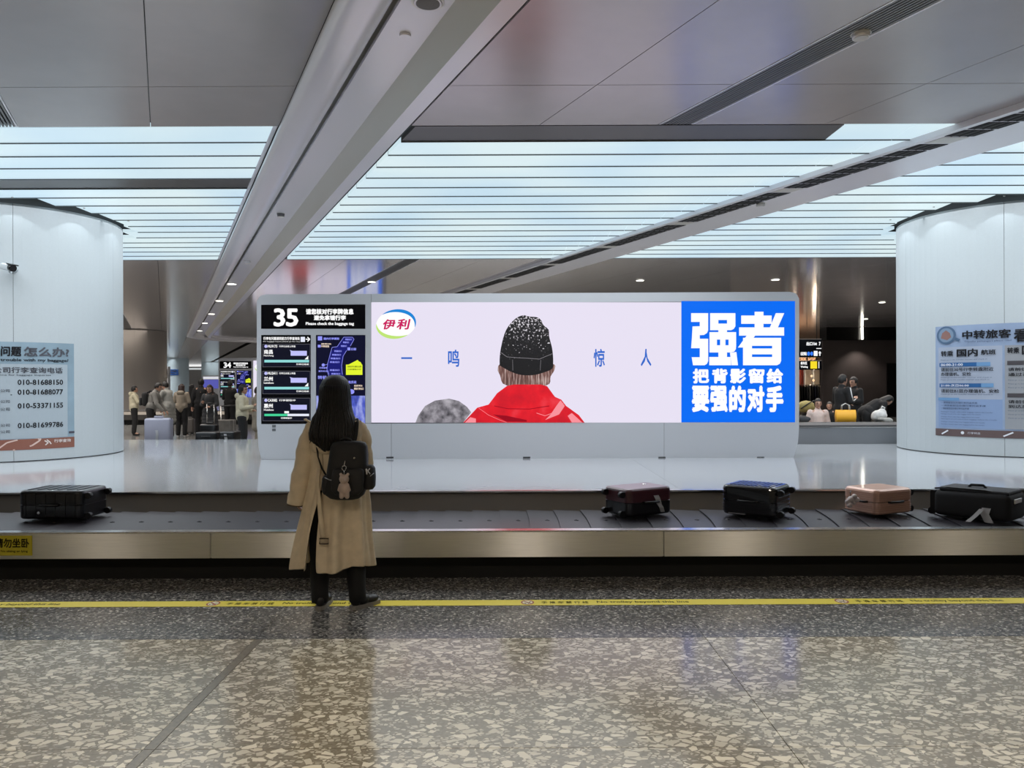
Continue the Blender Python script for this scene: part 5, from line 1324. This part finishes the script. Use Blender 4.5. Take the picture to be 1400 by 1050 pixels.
# far bright shop band and small lit sign
for px0, py0, px1, py1, D, nm, lb, c, e in ((222, 498.5, 300, 501, 94.95, 'light_strip', 'long white light strip at the far end of the hall', (240, 240, 240), 1.0),
                                         (255, 503.5, 297, 505, 94.95, 'light_strip', 'lower white light strip at the far end of the hall', (220, 224, 226), .9)):
    a = P(px0, py0, D); b = P(px1, py1, D); bm = bmesh.new(); box(bm, -(b.x-a.x)/2, (b.x-a.x)/2, 0, .1, -(a.z-b.z)/2, (a.z-b.z)/2)
    o = bm_obj(nm, bm, em('p%d' % int(py0), c, e), None, loc=((a.x+b.x)/2, D, (a.z+b.z)/2)); tag(o, lb, 'light')
a = P(278, 515, 62); b = P(299, 526, 62); t = thing('display_board', 'far lit display board left of the sign reading 34', 'sign', ((a.x+b.x)/2, 62, 0)); w_ = (b.x-a.x)/2
bm = bmesh.new(); box(bm, -w_-.1, w_+.1, 0, .4, 0, a.z+.1); bm_obj('cabinet', bm, M_CAB, t)
bm = bmesh.new(); box(bm, -w_, w_, -.03, -.001, b.z-.3, a.z-.25); bm_obj('screen', bm, em('violet', (96, 98, 190), .8), t)
bm = bmesh.new(); box(bm, -w_, w_, -.03, -.001, a.z-.2, a.z); bm_obj('header', bm, em('p2', (225, 225, 232), .9), t)

# ================================================================== THE WOMAN
WD_ = 5.42; WO = Vector((-1.235, WD_, 0.0))
def L_(px, py, dy=0.0):      # local point at depth WD_+dy
    return P(px, py, WD_+dy)-WO
wm = thing('person', 'person with long dark hair in a khaki trench coat seen from behind', 'person', WO)
COAT = mat('trench_khaki', (206, 190, 163), .8, vary=(14, .10), bump=(160, .15)); COATD = mat('coat_seam', (84, 68, 46), .85)
TROU = mat('trousers_black', (15, 15, 17), .85, vary=(8, .2)); HAIRW = mat('hair_dark', (13, 9, 9), .42, vary=(40, .5, (4, 4, .4)), bump=(60, .35))
# continuous body beneath the clothes
bm = bmesh.new()
hipL, hipR = L_(444, 660), L_(478, 660)
chain(bm, [L_(461, 660), L_(461, 628), L_(460, 590)], [.13, .11, .12]); chain(bm, [L_(434, 584), L_(487, 585)], [.045, .045]); chain(bm, [L_(459, 580), L_(458, 555, .01)], [.06, .05])
chain(bm, [hipL, L_(437, 745, .02), L_(438, 815, 0)], [.09, .055, .04]); chain(bm, [hipR, L_(484, 745, .02), L_(488, 815, 0)], [.09, .055, .04])
chain(bm, [L_(438, 815), L_(440, 826, .13)], [.042, .035]); chain(bm, [L_(488, 815), L_(500, 824, .10)], [.042, .035])
ls, le, lw = L_(424, 588), L_(415, 640, .0), L_(408, 676, .02); chain(bm, [ls, le, lw], [.042, .036, .026]); hand_parts(bm, lw, (-.05, .05, -1), (0, 1, 0), 1, .85, .6)
rs, re, rw = L_(490, 589), L_(500, 640, .06), L_(487, 636, .30); chain(bm, [rs, re, rw], [.040, .036, .026]); hand_parts(bm, rw, (-.4, .8, .45), (.7, .5, 0), 1, .9, .6)
MH = Matrix.Translation(L_(458, 542, .02)) @ Matrix.Rotation(math.radians(12), 4, 'Z'); head_parts(bm, MH, .95)
me = remesh(bm, .007, 2, 'body'); me.materials.append(mat('skin_woman', (190, 150, 128), .5)); me.materials.append(SKIN_D); me.materials.append(LIP)
inv = MH.inverted()
for p_ in me.polygons:
    c = inv @ p_.center
    if abs(c.z) < .13 and c.y > .05:
        if abs(abs(c.x)-.033) < .014 and abs(c.z-.005) < .006: p_.material_index = 1
        if abs(abs(c.x)-.034) < .018 and abs(c.z-.032) < .004: p_.material_index = 1
        if abs(c.x) < .022 and abs(c.z+.055) < .006: p_.material_index = 2
link('body', me, wm)
# coat: open rings with a vent at the left back
def coat_rings():
    tab = [  # py, left px, right px, ry, pleat, gap(px), y shift
        (566, 447, 470, .062, 0, 0, .01), (571, 434, 484, .085, 0, 0, .01), (577, 424, 494, .105, 0, 0, .0), (586, 420, 500, .12, 0, 0, .0), (602, 422, 501, .132, .003, 0, .0), (620, 425, 500, .132, .004, 0, 0),
        (640, 427, 499, .125, .004, .2, 0), (655, 425, 500, .128, .005, .5, 0), (675, 421, 501, .14, .007, 2.0, 0), (700, 415, 503, .155, .010, 5, 0), (725, 410, 504, .168, .012, 7.5, 0), (750, 406, 506, .178, .013, 10, 0), (764, 404, 507, .182, .014, 11.5, 0), (776, 403, 507.5, .185, .015, 12.5, 0)]
    N = 96; R = []
    for py, a, b, ry_, pl_, gap, ys in tab:
        A, B = L_(a, py), L_(b, py); cx = (A.x+B.x)/2; rx_ = (B.x-A.x)/2; z = A.z
        gw = gap/193.0; phi0 = math.radians(246); dphi = gw/2/rx_
        row = []
        for i in range(N+1):
            ph = phi0+dphi+(2*PI-2*dphi)*i/N
            pleat = pl_*1.5*(math.sin(ph*9+1.2)+.6*math.sin(ph*17)+.4*math.sin(ph*5+z*9))
            drop = 0.0
            if py > 760: drop = .022*max(0, math.sin(ph-phi0)) - .012*math.cos(ph*4)
            row.append((cx+(rx_+pleat)*math.cos(ph), ys+(ry_+pleat)*math.sin(ph), z+(drop if py > 760 else 0)))
        R.append(row)
    return R
bm = bmesh.new(); loft(bm, coat_rings(), caps=False, closed=False)
me = modmesh(bm, [('SOLIDIFY', dict(thickness=.006, offset=-1)), ('SUBSURF', dict(levels=1))], 'coat'); me.materials.append(COAT); coat = link('coat', me, wm)
def sleeve(pts, rads, nm='sleeve', fold=.0095):
    bm = bmesh.new(); R = []; n = 28
    dense = []
    for i in range(len(pts)-1):
        for k in range(5):
            t_ = k/5; dense.append((Vector(pts[i]).lerp(Vector(pts[i+1]), t_), rads[i]+(rads[i+1]-rads[i])*t_))
    dense.append((Vector(pts[-1]), rads[-1]))
    for i, (c, r) in enumerate(dense):
        d_ = (dense[min(i+1, len(dense)-1)][0]-dense[max(i-1, 0)][0]).normalized(); a = Vector((0, 1, 0)) if abs(d_.y) < .8 else Vector((0, 0, 1)); u_ = a.cross(d_).normalized(); v_ = d_.cross(u_)
        row = []
        for k in range(n):
            th = 2*PI*k/n; rr = r+fold*(.5*math.sin(i*.8+3*math.sin(th+.7))+.35*math.sin(i*1.9+4*math.cos(th)))*(1 if 2 < i < len(dense)-2 else .3)
            row.append(c+u_*math.cos(th)*rr+v_*math.sin(th)*rr)
        R.append(row)
    loft(bm, R, caps=False)
    f0 = [bm.verts[i] for i in range(n)] if False else None
    me = modmesh(bm, [('SOLIDIFY', dict(thickness=.006, offset=-1)), ('SUBSURF', dict(levels=1))], nm); me.materials.append(COAT); return link(nm, me, wm)
bm = bmesh.new(); ball(bm, L_(428, 586), .06, 3); 
me = modmesh(bm, [('SMOOTH', dict(factor=.5, iterations=1))], 'shoulder'); me.materials.append(COAT); link('shoulder', me, wm)
bm = bmesh.new(); ball(bm, L_(491, 587), .058, 3); me = modmesh(bm, [('SMOOTH', dict(factor=.5, iterations=1))], 'shoulder'); me.materials.append(COAT); link('shoulder', me, wm)
sleeve([L_(430, 584), L_(423, 600), L_(419, 625), L_(413, 650, -.01), L_(409, 672), L_(405, 690)], [.056, .072, .076, .070, .070, .066])
sleeve([L_(489, 584), L_(496, 600), L_(498, 622, .02), L_(499, 642, .06), L_(493, 640, .17), L_(488, 636, .27)], [.054, .062, .058, .058, .052, .046])
bm = bmesh.new(); tube(bm, [L_(405, 690)+Vector((.0645*math.cos(a_), .0645*math.sin(a_), .004*math.sin(a_*2))) for a_ in [2*PI*k/24 for k in range(25)]], .004, 6); bm_obj('cuff_seam', bm, COATD, wm)
# storm flap edge on the back, shoulder tab, collar
bm = bmesh.new(); rows_ = []
for py, dy_ in ((575, -.105), (596, -.142), (612, -.146), (618, -.144)):
    rows_.append([L_(px_, py+(3*math.sin((px_-430)/8) if py > 610 else 0), dy_*math.sqrt(max(.15, 1-((px_-460)/44)**2))-.006) for px_ in range(426, 498, 4)])
loft(bm, rows_, caps=False, closed=False); me = modmesh(bm, [('SOLIDIFY', dict(thickness=.006, offset=1))], 'storm_flap'); me.materials.append(COAT); link('storm_flap', me, wm)
bm = rbox(-.045, .045, -.02, .02, -.005, .006, .004, 2); bm.transform(Matrix.Translation(L_(424, 577, -.02)) @ Matrix.Rotation(math.radians(28), 4, 'Y')); bm_obj('shoulder_tab', bm, COAT, wm)
bm = bmesh.new(); loft(bm, [ring(L_(459, 560).x, .01, L_(459, 572).z, .10, .09, 32), ring(L_(459, 560).x, .012, L_(459, 560).z, .078, .076, 32)], caps=False); me = modmesh(bm, [('SOLIDIFY', dict(thickness=.01))], 'collar'); me.materials.append(COAT); link('collar', me, wm)
# belt ends with buckle
bm = bmesh.new(); R = []
for px_, py, dy_, w_ in ((436, 640, -.13, 2.2), (434, 660, -.14, 2.6), (437, 690, -.165, 2.8), (439, 715, -.18, 2.9), (442, 742, -.19, 3.0)):
    R.append((L_(px_-w_, py, dy_), L_(px_+w_, py, dy_-.004)))
loft(bm, [list(r) for r in R], caps=False, closed=False); me = modmesh(bm, [('SOLIDIFY', dict(thickness=.006))], 'coat_belt'); me.materials.append(COAT); link('coat_belt', me, wm)
bm = bmesh.new(); c_ = L_(443, 740, -.20); tube(bm, [c_+Vector((x, 0, z)) for x, z in ((-.03, -.018), (.03, -.018), (.03, .018), (-.03, .018), (-.03, -.018))], .0045, 8); bm_obj('belt_buckle', bm, mat('buckle_brown', (50, 36, 26), .4), wm)
# trousers
for top_, kn, an in ((L_(445, 668), L_(437, 745, .01), L_(437.5, 822)), (L_(479, 668), L_(485, 745, .01), L_(489, 821, -.005))):
    bm = bmesh.new(); R = []
    for k in range(12):
        t_ = k/11; c_ = top_.lerp(kn, t_*2) if t_ < .5 else kn.lerp(an, t_*2-1); r = .095-.03*min(1, t_*2)+(-.010 if t_ > .5 else 0)*(t_*2-1)
        R.append([(c_.x+(r+.003*math.sin(j*.9+k*1.7))*math.cos(2*PI*j/24), c_.y+(r*1.05+.003*math.sin(j*1.3+k))*math.sin(2*PI*j/24), c_.z) for j in range(24)])
    loft(bm, R, caps=False); me = modmesh(bm, [('SOLIDIFY', dict(thickness=.005, offset=-1))], 'trouser_leg'); me.materials.append(TROU); link('trouser_leg', me, wm)
# shoes
M_SH = mat('shoe_black', (20, 20, 22), .5); M_SOLE = mat('shoe_sole', (120, 116, 110), .6)
for c_, yaw in ((L_(440, 826), -4), (L_(491, 826), -42)):
    c_.z = 0; Mx = Matrix.Translation(c_) @ Matrix.Rotation(math.radians(yaw), 4, 'Z')
    bm = bmesh.new(); out = [(-.034, -.05), (-.036, .0), (-.040, .09), (-.030, .165), (0, .185), (.030, .165), (.040, .09), (.036, 0), (.034, -.05), (.018, -.072), (-.018, -.072)]
    prism(bm, out[::-1], .001, .028); bm.transform(Mx); so = bm_obj('shoe_sole', bm, M_SOLE, wm)
    bm = bmesh.new()
    for p_, r, sc in (((0, -.03, .06), .042, (.85, 1, 1.1)), ((0, .03, .055), .045, (.85, 1.3, .9)), ((0, .11, .045), .045, (.85, 1.3, .65))): ball(bm, p_, r, 2, sc)
    me = remesh(bm, .007, 2, 'shoe_upper'); me.transform(Mx); me.materials.append(M_SH); link('shoe_upper', me, wm)
# hair
tab = [(512.5, 453, 463, .03, .02), (515, 446, 469, .07, .02), (520, 441, 474, .095, .015), (527, 438, 477, .108, .01), (536, 437, 478.5, .114, 0), (547, 437.5, 479.5, .112, -.01), (556, 437, 481, .10, -.03), (564, 435, 484, .085, -.05), (571, 431, 487.5, .072, -.075), (580, 430, 490.5, .06, -.10), (590, 429, 491.5, .048, -.135), (600, 431, 491.5, .040, -.15)]
bm = bmesh.new(); R = []; N = 120; rnd = random.Random(5)
st = [rnd.uniform(-1, 1) for _ in range(N)]
for j, (py, a, b, ry_, yo) in enumerate(tab):
    A, B = L_(a, py), L_(b, py); cx = (A.x+B.x)/2; rx_ = (B.x-A.x)/2
    row = []
    for i in range(N):
        ph = 2*PI*i/N; w_ = (.0022+.0003*j)*min(1, j/4)*math.sin(i*2.1+.25*j)+.0016*st[i]*min(1, j/5)
        z = A.z
        row.append((cx+(rx_+w_)*math.cos(ph), yo+(ry_+w_)*math.sin(ph), z))
    R.append(row)
# tips of two locks
last = tab[-1]
for m_, (fz, sh) in enumerate(((.35, .8), (.75, .5), (1.0, .15))):
    A, B = L_(last[1], last[0]), L_(last[2], last[0]); cx = (A.x+B.x)/2; rx_ = (B.x-A.x)/2; row = []
    for i in range(N):
        ph = 2*PI*i/N; u_ = math.cos(ph)
        ln = .075*max(0.0, 1-((u_+.30)/.42)**2)+.070*max(0.0, 1-((u_-.55)/.38)**2)
        ln += .008*st[i]*fz
        row.append((cx+rx_*u_*(1-.06*fz), last[4]+(last[3]*sh+.002)*math.sin(ph), A.z-ln*fz))
    R.append(row)
loft(bm, R); me = modmesh(bm, [], 'hair'); me.materials.append(HAIRW); hr = link('hair', me, wm)
for k in range(22):
    bm = bmesh.new(); u_ = -1+2*k/21.0
    pts = []
    for (py, a, b, ry_, yo) in tab[3:]:
        A, B = L_(a, py), L_(b, py); cx = (A.x+B.x)/2; rx_ = (B.x-A.x)/2; uu = u_*.92; pts.append((cx+rx_*uu, yo-ry_*math.sqrt(1-uu*uu)-.002, A.z))
    ln = .02+.055*max(0.0, 1-((u_+.30)/.5)**2, 1-((u_-.55)/.45)**2); x_, y_, z_ = pts[-1]; pts.append((x_+rnd.uniform(-.01, .01), y_-.004, z_-ln))
    tube(bm, pts, [.007]*(len(pts)-1)+[.002], 6, .6); bm_obj('hair_strand', bm, HAIRW, hr)

# backpack
bo = WO+L_(474, 648, -.22)
bp = thing('backpack', 'black backpack with a silver stud on the back of the woman in the trench coat', 'backpack', bo)
def B_(px, py, dy=0.0): return P(px, py, WD_+dy)-bo
M_BP = mat('backpack_black', (13, 13, 16), .65, bump=(140, .2), vary=(12, .25))
bm = bmesh.new(); R = []
for py, a, b, ry_ in ((603, 462, 492, .03), (605, 456, 499, .05), (610, 453, 502, .066), (622, 451, 503, .078), (645, 448, 503, .086), (665, 445, 502, .088), (676, 446, 498, .078), (681, 452, 492, .055), (683, 460, 484, .03)):
    A, Bq = B_(a, py, -.22), B_(b, py, -.22); R.append([(x+.002*math.sin(i*.8+py*.2), y, z) for i, (x, y, z) in enumerate(ring((A.x+Bq.x)/2, 0, A.z, (Bq.x-A.x)/2, ry_, 48, 3.2))])
loft(bm, R); bm_obj('main_bag', bm, M_BP, bp)
bm = bmesh.new(); R = []
for py, a, b, ry_ in ((640, 459, 493, .012), (643, 455, 497, .026), (655, 453, 498, .032), (670, 453, 496, .032), (677, 458, 490, .02)):
    A, Bq = B_(a, py, -.31), B_(b, py, -.31); R.append(ring((A.x+Bq.x)/2, -.088, A.z, (Bq.x-A.x)/2, ry_, 32, 3))
loft(bm, R); bm_obj('front_pocket', bm, M_BP, bp)
for a_, b_, p0, p1 in ((441, 453, 650, 676), (496, 512, 636, 669)):
    bm = bmesh.new(); R = []
    for py, s_ in ((p0, .6), (p0+4, .92), ((p0+p1)/2, 1.0), (p1-4, .95), (p1, .6)):
        A, Bq = B_(a_, py, -.24), B_(b_, py, -.24); R.append(ring((A.x+Bq.x)/2, -.01, A.z, (Bq.x-A.x)/2*s_*1.15, .055*s_, 24, 2.6))
    loft(bm, R); bm_obj('side_pocket', bm, M_BP, bp)
bm = bmesh.new(); tube(bm, [B_(444, 653, -.29), B_(450, 656, -.315), B_(459, 657.5, -.33)], .0028, 6); bm_obj('zip', bm, mat('zip_silver', (150, 150, 155), .3, .8), bp)
bm = bmesh.new(); tube(bm, [B_(506, 651, -.31), B_(511, 647, -.28)], .0026, 6); bm_obj('zip', bm, mat('zip_silver', (150, 150, 155), .3, .8), bp)
bm = bmesh.new(); tube(bm, [B_(466, 606, -.21), B_(467, 601, -.22), B_(473, 599, -.22), B_(479, 601, -.22), B_(481, 606, -.21)], .009, 8); bm_obj('carry_handle', bm, M_BP, bp)
for pts in (([(430, 571, -.03), (434, 577, -.11), (444, 590, -.150), (455, 603, -.165), (462, 610, -.17)]), ([(488, 572, -.03), (488, 580, -.11), (487, 592, -.145), (485, 604, -.165), (482, 610, -.17)])):
    bm = bmesh.new(); R = []
    for i, (x, y, d_) in enumerate(pts):
        w_ = 3.6; R.append([B_(x-w_, y+1.5, d_-.004), B_(x+w_, y-1.5, d_-.004)])
    loft(bm, R, caps=False, closed=False); me = modmesh(bm, [('SOLIDIFY', dict(thickness=.012)), ('SUBSURF', dict(levels=1))], 'shoulder_strap'); me.materials.append(M_BP); link('shoulder_strap', me, bp)
bm = bmesh.new(); tube(bm, [B_(433, 606, -.10), B_(435, 625, -.145), B_(440, 640, -.16), B_(447, 652, -.17)], .010, 8, .5); bm_obj('lower_strap', bm, M_BP, bp)
bm = bmesh.new(); c_ = B_(484.5, 626, -.305); cyl(bm, c_+Vector((0, .006, 0)), c_+Vector((0, -.006, 0)), .008, .006, 14); bm_obj('silver_stud', bm, M_STEELP, bp)
bm = bmesh.new()
for q_ in ([(500.5, 641), (503, 644), (505.5, 640.5)], [(501.5, 648.5), (503, 644), (506, 648)], [(500.5, 641), (501.5, 648.5)]):
    tube(bm, [B_(x, y, -.315) for x, y in q_], .0042, 6)
bm_obj('white_ribbon', bm, M_TAG, bp)
# bear charm
M_BEAR = mat('bear_silver', (176, 158, 148), .38, .25)
co = WO+L_(470, 660, -.37); cb = thing('bear_charm', 'silvery pink bear charm hanging from the black backpack', 'charm', co)
C_ = lambda px, py, dy=-.37: P(px, py, WD_+dy)-co
bm = bmesh.new(); ball(bm, C_(470.5, 655), .033, 3, (1, .85, .95))
for x in (466, 475.5): ball(bm, C_(x, 648.5), .011, 2)
ball(bm, C_(470.5, 668), .033, 3, (.95, .85, 1.05))
for x in (465.5, 475.5): chain(bm, [C_(x, 663), C_(x-(2 if x < 470 else -2), 670)], [.011, .011])
for x in (467, 474.5): chain(bm, [C_(x, 672), C_(x, 679, -.375)], [.015, .016])
ball(bm, C_(470.5, 657, -.40), .012, 2)
me = remesh(bm, .0045, 2, 'bear'); me.materials.append(M_BEAR); link('bear', me, cb)
bm = bmesh.new(); c_ = C_(470.5, 640, -.35); tube(bm, [c_+Vector((.014*math.cos(a_), 0, .016*math.sin(a_))) for a_ in [2*PI*k/16 for k in range(17)]], .0028, 6); bm_obj('key_ring', bm, M_STEELP, cb)
bm = bmesh.new(); tube(bm, [C_(470.5, 637, -.33), C_(471, 633, -.33), C_(472, 630, -.32)], .004, 6); bm_obj('clasp', bm, M_STEELP, cb); bm = bmesh.new(); tube(bm, [C_(470.5, 643, -.36), C_(470.5, 648, -.37)], .003, 6); bm_obj('chain', bm, M_STEELP, cb)
